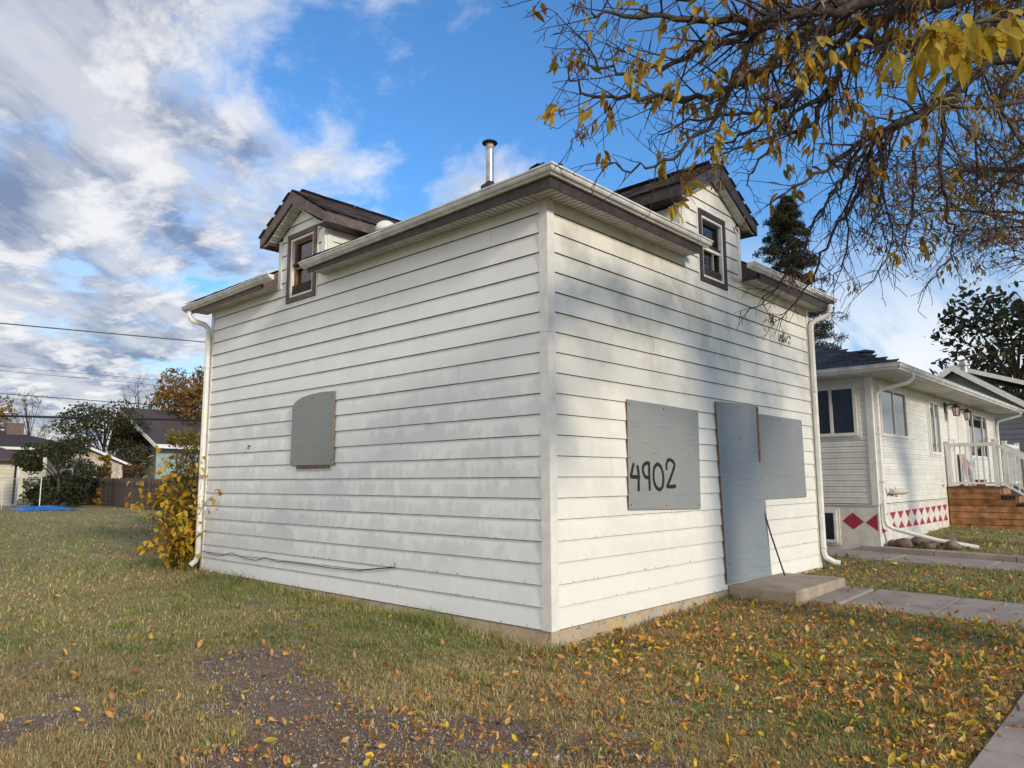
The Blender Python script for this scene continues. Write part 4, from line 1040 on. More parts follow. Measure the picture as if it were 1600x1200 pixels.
for x in (10.1, 12.6):
    w_ = obj('window', MB().box((x, 58.12, 2.1), (x+1.1, 58.195, 3.3)), 'white', lh); obj('pane', MB().box((x+.08, 58.10, 2.18), (x+1.02, 58.119, 3.22)), 'glass', w_)
sh = thing('stucco_shed', (10.7, 44, .1), 'small pale stucco shed with a white sloping rake behind the board fence', 'shed')
obj('wall', MB().prism([(8.2, 43.2, 0), (11.45, 43.2, 0), (11.45, 43.2, 2.45), (9.2, 43.2, 3.40), (8.2, 43.2, 2.95)], (0, 3, 0)), 'stucco', sh)
obj('roof', MB().prism([(9.2, 42.95, 3.55), (11.95, 42.95, 2.35), (11.95, 46.4, 2.35), (9.2, 46.4, 3.55)], (0, 0, -.08)), 'sh_far', sh)
obj('roof', MB().prism([(9.2, 42.95, 3.55), (7.8, 42.95, 2.93), (7.8, 46.4, 2.93), (9.2, 46.4, 3.55)], (0, 0, -.08)), 'sh_far', sh)
obj('rake_board', MB().prism([(9.2, 42.94, 3.56), (11.95, 42.94, 2.36), (11.95, 42.94, 2.22), (9.2, 42.94, 3.40)], (0, -.04, 0)), 'white', sh)
sw_ = obj('window', MB().box((10.0, 43.15, 1.5), (10.8, 43.199, 2.3)), 'deck_top', sh); obj('pane', MB().box((10.07, 43.13, 1.57), (10.73, 43.149, 2.23)), 'glass', sw_)
tl = thing('teal_house', (18, 50, .1), 'pale teal house with a steep grey roof and white trim behind the trees', 'house')
obj('wall', MB().box((14.3, 45.6, 0), (26, 53, 3.75)), 'teal', tl)
obj('roof', MB().prism([(13.95, 44.9, 3.75), (26.5, 44.9, 3.75), (26.5, 49.2, 6.45), (13.0, 49.2, 6.45)], (0, 0, -.14)), 'sh_far', tl)
obj('roof', MB().prism([(13.0, 49.2, 6.45), (26.5, 49.2, 6.45), (26.5, 53.6, 3.75), (13.95, 53.6, 3.75)], (0, 0, -.14)), 'sh_far', tl)
obj('rake_board', MB().prism([(13.93, 44.88, 3.82), (12.98, 49.2, 6.52), (12.98, 49.2, 6.30), (13.93, 44.88, 3.58)], (-.06, 0, 0)), 'white', tl)
obj('fascia', MB().prism([(13.95, 44.85, 3.80), (26.5, 44.85, 3.55), (26.5, 44.85, 3.3), (13.95, 44.85, 3.55)], (0, -.05, 0)), 'white', tl)
obj('vent_pipe', MB().tube([(18.2, 47.2, 5.2), (18.2, 47.2, 6.3)], .10, 8), 'white', tl)

# ---- board fence, chain link, tarp
fe = thing('board_fence', (8.6, 36, .1), 'weathered grey board fence across the far end of the grass lot', 'fence')
fA, fB = Vector((9.46, 44.0, 0)), Vector((8.40, 29.6, 0)); nB = 104
fd_ = (fB-fA)/nB; fn = Vector((fd_.y, -fd_.x, 0)).normalized()
fmesh = [B((-.066, -.012, 0), (.066, .012, 1)).mesh('fence_board', [M['fence']]) for _ in range(1)]
ang = math.atan2(fd_.y, fd_.x)
for i in range(nB):
    q = fA+fd_*(i+.5); hgt = 1.50-.13*i/nB+rng.uniform(-.025, .025)
    if 30 < i < 34: hgt -= .08
    Mx = Matrix.Translation((q.x, q.y, G(q.x, q.y)+.02)) @ Matrix.Rotation(ang, 4, 'Z') @ Matrix.Rotation(rng.uniform(-.012, .012), 4, 'Y') @ Matrix.Scale(hgt, 4, (0, 0, 1))
    o_ = bpy.data.objects.new('fence_board', fmesh[0]); COL.objects.link(o_); o_.parent = fe; Mx.translation -= WL[fe.name]; o_.matrix_local = Mx
for zz_ in (.35, 1.15):
    obj('fence_rail', MB().tube([fA+Vector((.05, 0, zz_+.1)), fB+Vector((.05, 0, zz_+.1))], .035, 4), 'fence', fe)
f2 = thing('side_fence', (9.7, 28.6, .1), 'short run of greyed fence boards turning toward the boarded house', 'fence')
for i in range(30):
    q = fB+Vector((.14*i, .05*i, 0))
    Mx = Matrix.Translation((q.x, q.y, G(q.x, q.y)+.02)) @ Matrix.Rotation(rng.uniform(-.012, .012), 4, 'Y') @ Matrix.Scale(1.5+rng.uniform(-.03, .03), 4, (0, 0, 1))
    o_ = bpy.data.objects.new('fence_board', fmesh[0]); COL.objects.link(o_); o_.parent = f2; Mx.translation -= WL[f2.name]; o_.matrix_local = Mx
cf = thing('chain_link_fence', (3.5, 36.6, .1), 'low chain link fence with galvanised posts before the cream garage', 'fence')
cA, cB = Vector((-6., 46.5, 0)), Vector((5.27, 35.9, 0)); cN = 9
for i in range(cN+1):
    q = cA.lerp(cB, i/cN); g0 = G(q.x, q.y); obj('post', MB().tube([(q.x, q.y, g0), (q.x, q.y, g0+1.5)],   .026 if i == cN else .018, 6), 'alu', cf)
obj('top_rail', MB().tube([(cA.x, cA.y, G(cA.x, cA.y)+1.45), (cB.x, cB.y, G(cB.x, cB.y)+1.45)], .012, 6), 'alu', cf)
mb = MB(); Lc = (cB-cA).length; nc = int(Lc/.16)
for i in range(nc):
    for s_ in (-1, 1):
        t0, t1 = i/nc, (i+s_*8.75)/nc
        if 0 <= t1 <= 1:
            a_, b2 = cA.lerp(cB, t0), cA.lerp(cB, t1); mb.tube([(a_.x, a_.y, .15), (b2.x, b2.y, 1.55)], .004, 3, caps=False)
obj('chain_mesh', mb, 'alu', cf, kind='stuff')
tb = MB(); nx_, ny_ = 14, 8; vs = []
for i in range(nx_+1):
    for j in range(ny_+1):
        x = 4.0+2.1*i/nx_+rng.uniform(-.05, .05); y = 33.6+2.6*j/ny_-.35*(x-4.)+rng.uniform(-.06, .06)
        e_ = min(i, nx_-i, 2)*min(j, ny_-j, 2)/4
        vs.append((x, y, G(x, y)+.02+.14*e_*(.5+vnoise(x, y, 2.2))))
tb.add(vs, [(i*(ny_+1)+j, (i+1)*(ny_+1)+j, (i+1)*(ny_+1)+j+1, i*(ny_+1)+j+1) for i in range(nx_) for j in range(ny_)])
tag(obj('tarp', tb, 'tarp', smooth=True), 'crumpled blue tarp lying flat on the grass near the lane', 'tarp')

# ---- overhead lines
def wire(pts_, r, m_, lb):
    (a, _m, c_) = [Vector(q) for q in pts_]; a = a+(a-_m)*1.2; c_ = c_+(c_-_m)*1.6
    pts2 = []
    for s_ in np.linspace(0, 1, 24):
        q = a.lerp(c_, s_); q = q+Vector((0, 0, -.10*4*s_*(1-s_)*.6)); pts2.append(q)
    o_ = obj('overhead_cable', MB().tube(pts2, r, 5), m_); tag(o_, lb, 'cable', 'overhead cables crossing the lot')
wire([[-2.57,24.22,6.37],[.08,21.45,5.89],[4.43,16.85,5.39]], .011, 'far_wire', 'topmost overhead cable, thin and grey, left of the boarded house')
wire([[-2.56,24.22,6.31],[.10,21.46,5.76],[4.44,16.86,5.31]], .011, 'far_wire', 'second overhead cable from the top, close under the topmost one')
wire([[2.54,74.08,11.73],[9.74,66.5,10.65],[21.61,53.98,9.12]], .016, 'far_wire', 'faint far cable, upper one of the pale pair')
wire([[2.58,74.12,11.32],[9.79,66.55,10.18],[21.65,54.03,8.65]], .016, 'far_wire', 'faint far cable, lower one of the pale pair')
wire([[.06,48.04,6.65],[4.86,42.99,6.0],[12.75,34.62,5.19]], .020, 'wire', 'single thin black cable just above the thick black one')
wire([[-1.18,35.02,4.19],[2.38,31.2,4.01],[8.26,24.89,3.84]], .045, 'wire', 'thick black bundled cable, lowest of the overhead lines')
wire([[8.75,39.0,4.87],[10.6,36.91,5.34],[12.67,34.54,6.08]], .018, 'wire', 'slanting service cable rising to the right before the orange tree')
# ================================================================ BOULEVARD ASH TREE
LIMBS=[
(0.07,0.006,0.3,1,[(1.67, -5.1, 5.39), (0.43, -4.28, 4.96), (-0.55, -3.71, 4.44), (-1.0, -3.46, 4.12), (-1.46, -3.22, 3.88), (-1.76, -3.02, 3.79), (-2.08, -2.81, 3.72), (-2.39, -2.62, 3.69), (-2.63, -2.5, 3.64)]),
(0.032,0.004,0.3,0,[(-1.0, -3.46, 4.12), (-1.34, -3.21, 3.98), (-1.71, -2.93, 3.79), (-1.98, -2.76, 3.63), (-2.12, -2.59, 3.56), (-2.39, -2.43, 3.46), (-2.51, -2.33, 3.65)]),
(0.06,0.005,0.25,1,[(1.82, -5.09, 5.24), (0.69, -4.24, 4.85), (-0.15, -3.56, 4.47), (-0.61, -3.17, 4.26), (-0.97, -2.9, 4.12), (-1.21, -2.74, 3.85), (-1.5, -2.54, 3.65), (-1.86, -2.28, 3.58), (-2.04, -2.09, 3.6), (-2.23, -2.04, 3.64)]),
(0.02,0.004,0.25,0,[(-1.71, -2.93, 3.79), (-1.76, -2.83, 3.54), (-1.83, -2.7, 3.3), (-2.02, -2.61, 3.09), (-2.15, -2.45, 3.01), (-2.28, -2.31, 3.01)]),
(0.06,0.005,0.28,1,[(2.0, -5.06, 4.84), (0.8, -4.05, 4.81), (-0.03, -3.43, 4.68), (-0.3, -3.08, 4.34), (-0.51, -2.92, 3.98), (-0.59, -2.79, 3.71), (-0.86, -2.61, 3.58), (-1.05, -2.39, 3.48)]),
(0.075,0.005,0.12,1,[(2.07, -5.0, 4.14), (0.77, -4.17, 4.07), (0.11, -3.77, 4.09), (-0.17, -3.55, 3.79), (-0.41, -3.26, 3.61), (-0.64, -3.13, 3.46), (-0.79, -2.94, 3.3), (-1.07, -2.74, 3.08)]),
(0.02,0.003,0.02,0,[(-0.41, -3.26, 3.61), (-0.38, -3.1, 3.39), (-0.34, -2.96, 3.22), (-0.21, -2.78, 3.08), (-0.07, -2.59, 2.87), (0.05, -2.39, 2.69), (0.05, -2.22, 2.56)]),
(0.02,0.003,0.02,0,[(0.11, -3.77, 4.09), (-0.2, -3.52, 3.79), (-0.31, -3.48, 3.38), (-0.25, -3.47, 3.03), (-0.2, -3.49, 2.87), (-0.22, -3.44, 2.71), (-0.28, -3.35, 2.59)]),
(0.012,0.003,0.02,0,[(-0.3, -3.39, 3.69), (-0.51, -3.38, 3.26), (-0.5, -3.34, 2.99), (-0.51, -3.3, 2.84), (-0.56, -3.23, 2.73)]),
(0.012,0.003,0.03,0,[(-0.47, -3.18, 3.55), (-0.43, -3.17, 3.23), (-0.54, -3.15, 2.99), (-0.49, -3.18, 2.85), (-0.42, -3.24, 2.81)]),
(0.013,0.003,0.02,0,[(-0.48, -3.16, 3.53), (-0.45, -3.0, 3.27), (-0.36, -2.87, 2.86), (-0.39, -2.81, 2.67)]),
(0.012,0.003,0.04,0,[(-0.64, -3.13, 3.46), (-0.62, -2.95, 3.23), (-0.69, -2.85, 3.03), (-0.75, -2.76, 2.94)]),
(0.085,0.006,0.2,1,[(2.85, -5.1, 4.92), (1.37, -3.78, 4.81), (0.86, -3.34, 4.63), (0.58, -3.06, 4.75), (0.25, -2.83, 4.6), (-0.08, -2.55, 4.26), (-0.37, -2.32, 3.93), (-0.55, -2.1, 3.79)]),
(0.03,0.004,0.3,0,[(-0.55, -3.71, 4.44), (-1.03, -3.3, 4.26), (-1.5, -2.92, 4.13), (-1.88, -2.64, 4.04), (-2.25, -2.38, 4.01), (-2.55, -2.2, 3.94)]),
(0.03,0.004,0.25,0,[(-0.61, -3.17, 4.26), (-0.68, -2.9, 4.06), (-0.77, -2.76, 3.81), (-0.94, -2.57, 3.75), (-1.27, -2.33, 3.64), (-1.43, -2.14, 3.56)]),
(0.02,0.004,0.2,0,[(-0.51, -2.92, 3.98), (-0.69, -2.68, 3.73), (-0.79, -2.53, 3.48), (-0.93, -2.48, 3.27)]),
]
NEAR=[
(0.012,0.004,[(-1.65, -4.75, 2.87), (-2.3, -4.33, 2.85), (-2.63, -4.13, 2.85), (-2.86, -4.01, 2.75), (-2.93, -3.93, 2.73)]),
(0.01,0.004,[(-2.3, -4.33, 2.85), (-2.48, -4.25, 2.63), (-2.65, -4.13, 2.55), (-2.8, -4.03, 2.52), (-2.85, -3.98, 2.55)]),
]



_base = [q for q in LIMBS if q[2] < .05]
for _k in range(6):      # more of the drooping end branches, each bent its own way
    _q = _base[_k % len(_base)]; _d = np.array([rng.uniform(-.35, .55), rng.uniform(-.45, .25), rng.uniform(-.05, .35)])
    LIMBS.append((_q[0]*.8, _q[1], _q[2], 0, [tuple(np.array(p_)+_d*min(1, .35+.25*i)+rng.normal(size=3)*.03) for i, p_ in enumerate(_q[4])]))
def fork_axes(t_):
    a = t_.orthogonal().normalized(); return a, t_.cross(a)
def smooth_path(pts_, n=5):
    pts_ = [Vector(q) for q in pts_]; out = []
    for i in range(len(pts_)-1):
        p0 = pts_[max(i-1, 0)]; p1 = pts_[i]; p2 = pts_[i+1]; p3 = pts_[min(i+2, len(pts_)-1)]
        for s_ in np.linspace(0, 1, n, endpoint=False):
            out.append(.5*((2*p1)+(p2-p0)*s_+(2*p0-5*p1+4*p2-p3)*s_*s_+(3*p1-p0-3*p2+p3)*s_**3))
    out.append(pts_[-1]); return out
def wob(p_, k): return p_+Vector(rng.normal(size=3))*k
class Twigs:
    def __init__(s): s.mb = MB(); s.tips = []; s.nodes = []
    def shoot(s, o_, d_, L_, r, depth, droop, kink=.22, seg=None, n=4):
        seg = seg or max(3, int(L_/.07)); pts_ = [o_.copy()]; d_ = d_.normalized(); q = o_.copy()
        for i in range(seg):
            d_ = (d_+Vector(rng.normal(size=3))*kink*.5+Vector((0, 0, -droop))).normalized()
            q = q+d_*(L_/seg); pts_.append(q.copy())
        rs = [max(.0021, r*(1-.7*i/seg)) for i in range(seg+1)]
        s.mb.tube(pts_, rs, n if r > .004 else 3, caps=False)
        if depth > 0:
            m_ = int(L_*rng.uniform(7, 11)) if depth > 1 else int(L_*rng.uniform(8, 15))
            for _ in range(m_):
                i = rng.integers(1, seg+1); t_ = (pts_[i]-pts_[i-1]).normalized(); a, b_ = fork_axes(t_)
                ph = rng.uniform(0, 2*math.pi); nd = t_*rng.uniform(.3, .9)+(a*math.cos(ph)+b_*math.sin(ph))*rng.uniform(.5, 1.0)
                s.shoot(pts_[i], nd, L_*rng.uniform(.22, .5), rs[i]*.62, depth-1, droop*.8, kink)
        else: s.tips.append((pts_[-1].copy(), d_.copy()))
        s.nodes += [(p_.copy(), d_.copy()) for p_ in pts_[2::2]]
ash = thing('ash_tree', (2.4, -5.6, -.2), 'big ash tree whose bare twigs and yellow leaves hang over the upper right', 'tree')
FORK = Vector((2.4, -5.55, 2.7))
obj('trunk', MB().tube(smooth_path([(2.45, -5.6, -.35), (2.47, -5.6, .1), (2.43, -5.58, 1.2), FORK, (2.35, -5.5, 3.6), (2.25, -5.4, 5.2)]), [.32]*3+[.26]*8+[.22]*15, 12), 'bark', ash, smooth=True)
tw = Twigs(); lo_tips = []
for (r0_, r1_, lp, fl, pts_) in LIMBS:
    pts_ = [Vector(q) for q in pts_]
    if fl: pts_ = [FORK+Vector((0, 0, rng.uniform(0, 1.2)))]+pts_
    path = smooth_path(pts_, 5); n = len(path)
    path = [p_ if i in (0, n-1) else wob(p_, .012) for i, p_ in enumerate(path)]
    rs = [r0_+(r1_-r0_)*(i/(n-1))**.8 for i in range(n)]
    obj('limb', MB().tube(path, rs, 7), 'bark' if r0_ > .025 else 'twig', ash, smooth=True)
    acc = 0.; t0 = len(tw.tips)
    for i in range(1, n):
        if fl and i < 6: continue
        acc += (path[i]-path[i-1]).length
        while acc > .060:
            acc -= .060; t_ = (path[i]-path[i-1]).normalized(); a, b_ = fork_axes(t_); ph = rng.uniform(0, 2*math.pi)
            bare_ = lp < .05
            nd = t_*rng.uniform(.35, 1.)+(a*math.cos(ph)+b_*math.sin(ph))*rng.uniform(.4, .9)+Vector((0, 0, -.22 if bare_ else .0))
            L_ = rng.uniform(.16, .50) if bare_ else rng.uniform(.22, .72)*(.62 if r0_ < .022 else 1)
            tw.shoot(path[i], nd, L_*(.55+.45*(1-i/n)), min(.010, max(.0040, rs[i]*.4)), 1 if rng.random() < (.65 if bare_ else .22) else 2, .06 if bare_ else .012)
    for q in tw.tips[t0:]: lo_tips.append((q[0], q[1], lp))
    tw.tips = tw.tips[:t0]+[]
# rest of the crown, over the sidewalk and toward the street
up = Twigs(); up_tips = []
for i in range(11):
    az = math.radians(18+32*i+rng.uniform(-10, 10)); el = math.radians(rng.uniform(24, 55)); L_ = rng.uniform(3.2, 4.6)
    if 95 < math.degrees(az) % 360 < 215: continue
    d_ = Vector((math.cos(az)*math.cos(el), math.sin(az)*math.cos(el), math.sin(el))); q = FORK+Vector((0, 0, rng.uniform(0, 2.2)))
    path = [q.copy()]
    for k in range(9):
        d_ = (d_+Vector(rng.normal(size=3))*.12+Vector((0, 0, -.02))).normalized(); q = q+d_*L_/9; path.append(q.copy())
    rs = [.085*(1-k/10.5)+.004 for k in range(10)]; obj('limb', MB().tube(path, rs, 7), 'bark', ash, smooth=True)
    for k in range(2, 10):
        for _ in range(4):
            a, b_ = fork_axes(d_); ph = rng.uniform(0, 6.28); nd = d_*.6+(a*math.cos(ph)+b_*math.sin(ph))*.8
            up.shoot(path[k], nd, rng.uniform(.6, 1.3), .012, 2, .02)
for q in up.tips: up_tips.append(q)
obj('twigs', tw.mb, 'twig', ash, kind='stuff'); obj('twigs', up.mb, 'twig', ash, kind='stuff')
# leaflets: folded, drooping blades
def leaflet(L_, W_, fold, curl, seed):
    g = np.random.default_rng(seed); mb = MB(); n = 5; rows = []
    for i in range(n+1):
        s_ = i/n; wd = W_*math.sin(math.pi*min(1, s_**.8*1.0))**.8 if 0 < i < n else .0006
        z = curl*L_*s_*s_; x = L_*s_
        rows.append([(x, wd, z+fold*wd), (x, 0, z), (x, -wd, z+fold*wd*(.7+.5*g.random()))])
    vs = [v for r in rows for v in r]; fs = []
    for i in range(n):
        for j in range(2): fs.append((3*i+j, 3*i+j+1, 3*i+j+4, 3*i+j+3))
    return mb.add(vs, fs)
LM = [leaflet(rng.uniform(.075, .10), rng.uniform(.012, .017), rng.uniform(.2, .6), rng.uniform(-.5, .2), s_).mesh('leaf', [M['tleaf']], True) for s_ in range(6)]
LMY = [leaflet(rng.uniform(.08, .115), rng.uniform(.013, .018), rng.uniform(.2, .5), rng.uniform(-.5, .1), s_+20).mesh('leaf', [M['yleaf']], True) for s_ in range(5)]
LS_ = leaflet(.085, .0145, .4, -.3, 3)
def hang(o_, az, pitch, roll):
    Mx = Matrix.Rotation(az, 4, 'Z') @ Matrix.Rotation(pitch, 4, 'Y') @ Matrix.Rotation(roll, 4, 'X'); Mx.translation = o_; return Mx
spots = []
rng.shuffle(lo_tips)
for (p_, d_, lp) in lo_tips:
    if rng.random() < lp*1.0:
        az0 = math.atan2(d_.y, d_.x)
        for k in range(rng.integers(3, 7)):
            spots.append((p_+Vector(rng.normal(size=3))*.018+Vector((0, 0, -.012*k)), az0+rng.uniform(-1.5, 1.5), rng.uniform(.3, 1.45), rng.uniform(-.9, .9)))
nearspots = []
for (r0_, r1_, pts_) in NEAR:
    path = smooth_path([Vector(q) for q in pts_], 6); n = len(path)
    obj('limb', MB().tube(path, [r0_+(r1_-r0_)*i/(n-1) for i in range(n)], 7), 'twig', ash, smooth=True)
    for i in range(4, n):
        for _ in range(2):
            if rng.random() < .85:
                a_ = rng.uniform(0, 6.28); st_ = path[i]+Vector((math.cos(a_)*.07, math.sin(a_)*.07, rng.uniform(-.05, .03)))
                rach = [path[i], path[i].lerp(st_, .6)+Vector((0, 0, .012)), st_, st_+Vector((math.cos(a_)*.03, math.sin(a_)*.03, -.09))]
                tw2 = MB().tube(rach, [.0022, .0018, .0014, .001], 4); obj('leaf_stalk', tw2, 'stalk', ash)
                for k in range(rng.integers(4, 7)):
                    q = rach[2].lerp(rach[3], k/6) if k < 5 else rach[3]
                    nearspots.append((q, a_+(1.2 if k % 2 else -1.2)+rng.uniform(-.4, .4), rng.uniform(.5, 1.4), rng.uniform(-.6, .6)))
near_n = 0
for (p_, a_, pi_, ro) in nearspots[:150]:
    link('leaf', LMY[rng.integers(5)], ash, local=hang(p_, a_, pi_, ro)); near_n += 1
spots.sort(key=lambda q: (q[0]-CAM).length)
k_ = 300-near_n
for (p_, a_, pi_, ro) in spots[:k_]: link('leaf', LM[rng.integers(6)], ash, local=hang(p_, a_, pi_, ro))
rest = spots[k_:]
for (p_, d_) in up_tips:
    if rng.random() < .30:
        for k in range(4): rest.append((p_+Vector(rng.normal(size=3))*.05, rng.uniform(0, 6.28), rng.uniform(.2, 1.4), rng.uniform(-.9, .9)))
def mats_of(sp):
    Rm = np.array([np.array(hang(Vector((0, 0, 0)), a_, pi_, ro).to_3x3()) for (_, a_, pi_, ro) in sp]); return Rm, np.array([tuple(q[0]) for q in sp])
if rest:
    Rm, lc = mats_of(rest); scatter('leaves', LS_.v, LS_.f, Rm, lc, palette(len(rest), [(.36, .23, .022), (.27, .21, .035), (.42, .25, .02), (.28, .14, .03)]), 'leaf', ash)
# dry seed bunches
ks = MB().loft([[(-.0022, 0, 0), (.0022, 0, 0)], [(-.0045, .0005, -.018), (.0045, .0005, -.018)], [(-.001, 0, -.034), (.001, 0, -.034)]], caps=False, closed=False)
sp = []
for (p_, d_, lp) in lo_tips[::14]:
    for k in range(int(rng.integers(18, 42))): sp.append((p_+Vector(rng.normal(size=3))*np.array([.022, .022, .026]).mean(), rng.uniform(0, 6.28), rng.uniform(-.5, .5), rng.uniform(-.5, .5)))
if sp:
    Rm, lc = mats_of(sp); scatter('seed_bunches', ks.v, ks.f, Rm, lc, palette(len(sp), [(.20, .12, .08), (.26, .16, .11), (.14, .09, .065)]), 'litter', ash)

# ================================================================ OTHER TREES AND SHRUBS
LQ = ([(-.5, -.28, 0), (.5, -.28, .06), (.5, .28, 0), (-.5, .28, .06)], [(0, 1, 2, 3)])
LQ6 = ([(-.5, 0, 0), (-.15, -.26, .05), (.3, -.2, .03), (.55, 0, -.05), (.3, .2, .03), (-.15, .26, .05)], [(0, 1, 2, 3), (0, 3, 4, 5)])
def foliage(root, name, clumps, nleaf, size, cols, weights=None, m_='leaf', shell=.55, kind='stuff'):
    """clumps: list of (centre, radii). leaves spread through each clump, most of them toward its outside"""
    tot = sum(c_[1][0]*c_[1][1]+c_[1][1]*c_[1][2] for c_ in clumps); P_ = []
    for c_, r in clumps:
        n = max(4, int(nleaf*(r[0]*r[1]+r[1]*r[2])/tot)); v = rng.normal(size=(n, 3)); v /= np.linalg.norm(v, axis=1)[:, None]
        P_.append(np.array(c_)+v*np.array(r)*(rng.uniform(shell**3, 1, (n, 1))**(1/3))*rng.uniform(.8, 1.12, (n, 1)))
    P_ = np.concatenate(P_); n = len(P_); S_ = size*rng.uniform(.6, 1.4, n)
    return scatter(name, LQ6[0], LQ6[1], rand_rot(n)*S_[:, None, None], P_, palette(n, cols, weights), m_, root, kind)
def tree(name, x, y, h, rx, label, cat, cols, trunk_r=.15, nclump=26, nleaf=2200, size=.22, low=.25, group=None, weights=None, bare_=0, gapz=1., bark='bark', ry=None):
    z0 = G(x, y); t_ = thing(name, (x, y, z0), label, cat, group); ry = ry or rx
    top = Vector((x+rng.uniform(-.2, .2), y, z0+h*.82))
    path = smooth_path([(x, y, z0-.2), (x+rng.uniform(-.1, .1), y, z0+h*.3), (x+rng.uniform(-.2, .2), y, z0+h*.6), top], 4); n = len(path)
    obj('trunk', MB().tube(path, [trunk_r*(1-.85*i/(n-1))+.01 for i in range(n)], 8), bark, t_, smooth=True)
    cl = []; lm = MB(); T2 = Twigs()
    for i in range(nclump):
        ph = rng.uniform(0, 6.28); v = rng.uniform(0, 1); zc = low+(1-low)*v; rr = math.sqrt(max(0, 1-((zc-(.5+low/2))/(.58-low/2))**2))*rng.uniform(.55, 1.0)
        c_ = (x+rx*.8*rr*math.cos(ph), y+ry*.8*rr*math.sin(ph), z0+h*zc*.97); cr = rng.uniform(.20, .36)*min(rx, h*.5)*gapz
        cl.append((c_, (cr*1.15, cr*1.15, cr*.85)))
        s0 = path[min(n-1, max(1, int((zc*.62)*n)))]
        if i < 14 or bare_:
            mid = s0.lerp(Vector(c_), .5)+Vector((0, 0, .12*rx)); pp = smooth_path([s0, mid, c_], 4); m2 = len(pp)
            if i < 60: lm.tube(pp, [trunk_r*.32*(1-.8*k/(m2-1))+.004 for k in range(m2)], 5)
            if bare_:
                for k in range(bare_):
                    b0 = pp[rng.integers(3, m2)]; dd = (b0-s0).normalized()+Vector(rng.normal(size=3))*.6
                    T2.shoot(b0, dd, h*rng.uniform(.08, .16), trunk_r*.10, 2, -.02, .25, seg=5)
    obj('limbs', lm, bark, t_)
    if bare_: obj('twigs', T2.mb, bark, t_, kind='stuff')
    if nleaf: foliage(t_, 'crown', cl, nleaf, size, cols, weights)
    return t_
GRN = [(.045, .065, .022), (.03, .045, .018), (.075, .085, .03), (.09, .075, .03)]
OLV = [(.06, .07, .025), (.10, .10, .028), (.12, .085, .03), (.04, .05, .02)]
ORG = [(.27, .13, .035), (.33, .18, .04), (.20, .10, .035), (.30, .21, .05)]
YEL = [(.42, .25, .03), (.34, .23, .04), (.46, .30, .04), (.25, .18, .035)]
MIX = [(.30, .22, .035), (.16, .15, .035), (.38, .22, .04), (.22, .12, .04)]
tree('lilac_bush', 6.5, 37.8, 3.3, 2.2, 'broad dark green bush between the cream garage and the board fence', 'bush', GRN, .09, 34, 5200, .15, .08)
tree('leafy_tree', 11.6, 47.4, 6.3, 3.0, 'dense dark olive tree rising behind the board fence', 'tree', OLV, .16, 46, 8000, .17, .10)
tree('lilac_bush', 8.35, 41.2, 3.3, 1.25, 'dark green bush hiding the left side of the pale shed', 'bush', GRN, .07, 24, 2600, .14, .08)
tree('shrub', 9.8, 47.6, 4.0, 1.3, 'yellow-green shrub between the dark bush and the olive tree', 'shrub', [(.17, .15, .03), (.24, .19, .035), (.11, .11, .03)], .06, 22, 2200, .15, .2)
tree('orange_tree', 18.2, 49.6, 9.6, 3.3, 'tall rusty orange tree behind the teal house roof', 'tree', ORG, .22, 46, 7000, .22, .38)
tree('bare_tree', 18.6, 60.0, 9.6, 2.4, 'leafless grey tree left of the rusty orange tree', 'tree', ORG, .17, 30, 0, .2, .3, bare_=7, bark='bark_dark')
tree('yellow_tree', 10.0, 68.0, 8.2, 2.4, 'bright yellow tree at the left edge behind the long brown roof', 'tree', YEL, .16, 30, 2600, .24, .2)
tree('bare_tree', 13.6, 72.0, 9.2, 2.5, 'pale leafless tree behind the long brown roof, beside the yellow tree', 'tree', YEL, .12, 26, 260, .2, .3, bare_=6)
tree('thinning_tree', 16.3, 70.0, 6.2, 2.6, 'thin yellowing treetop just right of the brick chimney', 'tree', YEL, .10, 24, 700, .2, .35, bare_=3)
for i, (x, y, h, rx, lb) in enumerate([(3.1, 15.6, 2.5, 1.0, 'young yellow-brown sapling nearest the boarded house corner'), (3.9, 18.4, 2.9, 1.15, 'leafy golden sapling just behind the front sapling')]):
    tree('sapling', x+.05, y-.9, h, rx*.75, lb, 'sapling', [[(.26, .21, .04), (.16, .17, .04), (.36, .26, .05), (.22, .15, .05)], [(.34, .26, .045), (.22, .20, .045), (.40, .28, .05), (.17, .15, .04)]][i], .02, 30, 2600, .085, .08, group='saplings behind the boarded house', bare_=2)
tree('climbing_vine', 9.05, 39.2, 2.75, .55, 'column of yellow vine climbing over the board fence', 'vine', YEL, .04, 22, 1500, .13, .02)
tree('dry_shrub', 10.9, 40.4, 2.2, .9, 'dry reddish brown shrub behind the fence before the pale shed', 'shrub', [(.17, .08, .05), (.22, .12, .05), (.12, .07, .04)], .05, 16, 900, .13, .2, bare_=2)
tree('broadleaf_tree', 48.5, 3.2, 11.6, 5.0, 'dark green leafy tree behind the grey house roof', 'tree', [(.035, .05, .022), (.05, .065, .028), (.028, .038, .02), (.07, .06, .03)], .3, 52, 4200, .42, .3, bare_=2)
# distant tree line closing the horizon
dl = []
for a_ in np.linspace(-70, 150, 240):
    r_ = rng.uniform(125, 165); x = CAM.x+r_*math.cos(math.radians(a_)); y = CAM.y+r_*math.sin(math.radians(a_)); hh_ = rng.uniform(2.0, 4.2)
    dl.append(((x, y, G(x, y)+hh_*.8), (rng.uniform(3, 6), rng.uniform(3, 6), hh_)))
foliage(None, 'treeline', dl, 16000, 1.3, [(.07, .075, .035), (.12, .09, .035), (.09, .085, .05), (.16, .11, .04)])['label'] = 'low line of autumn trees along the horizon'

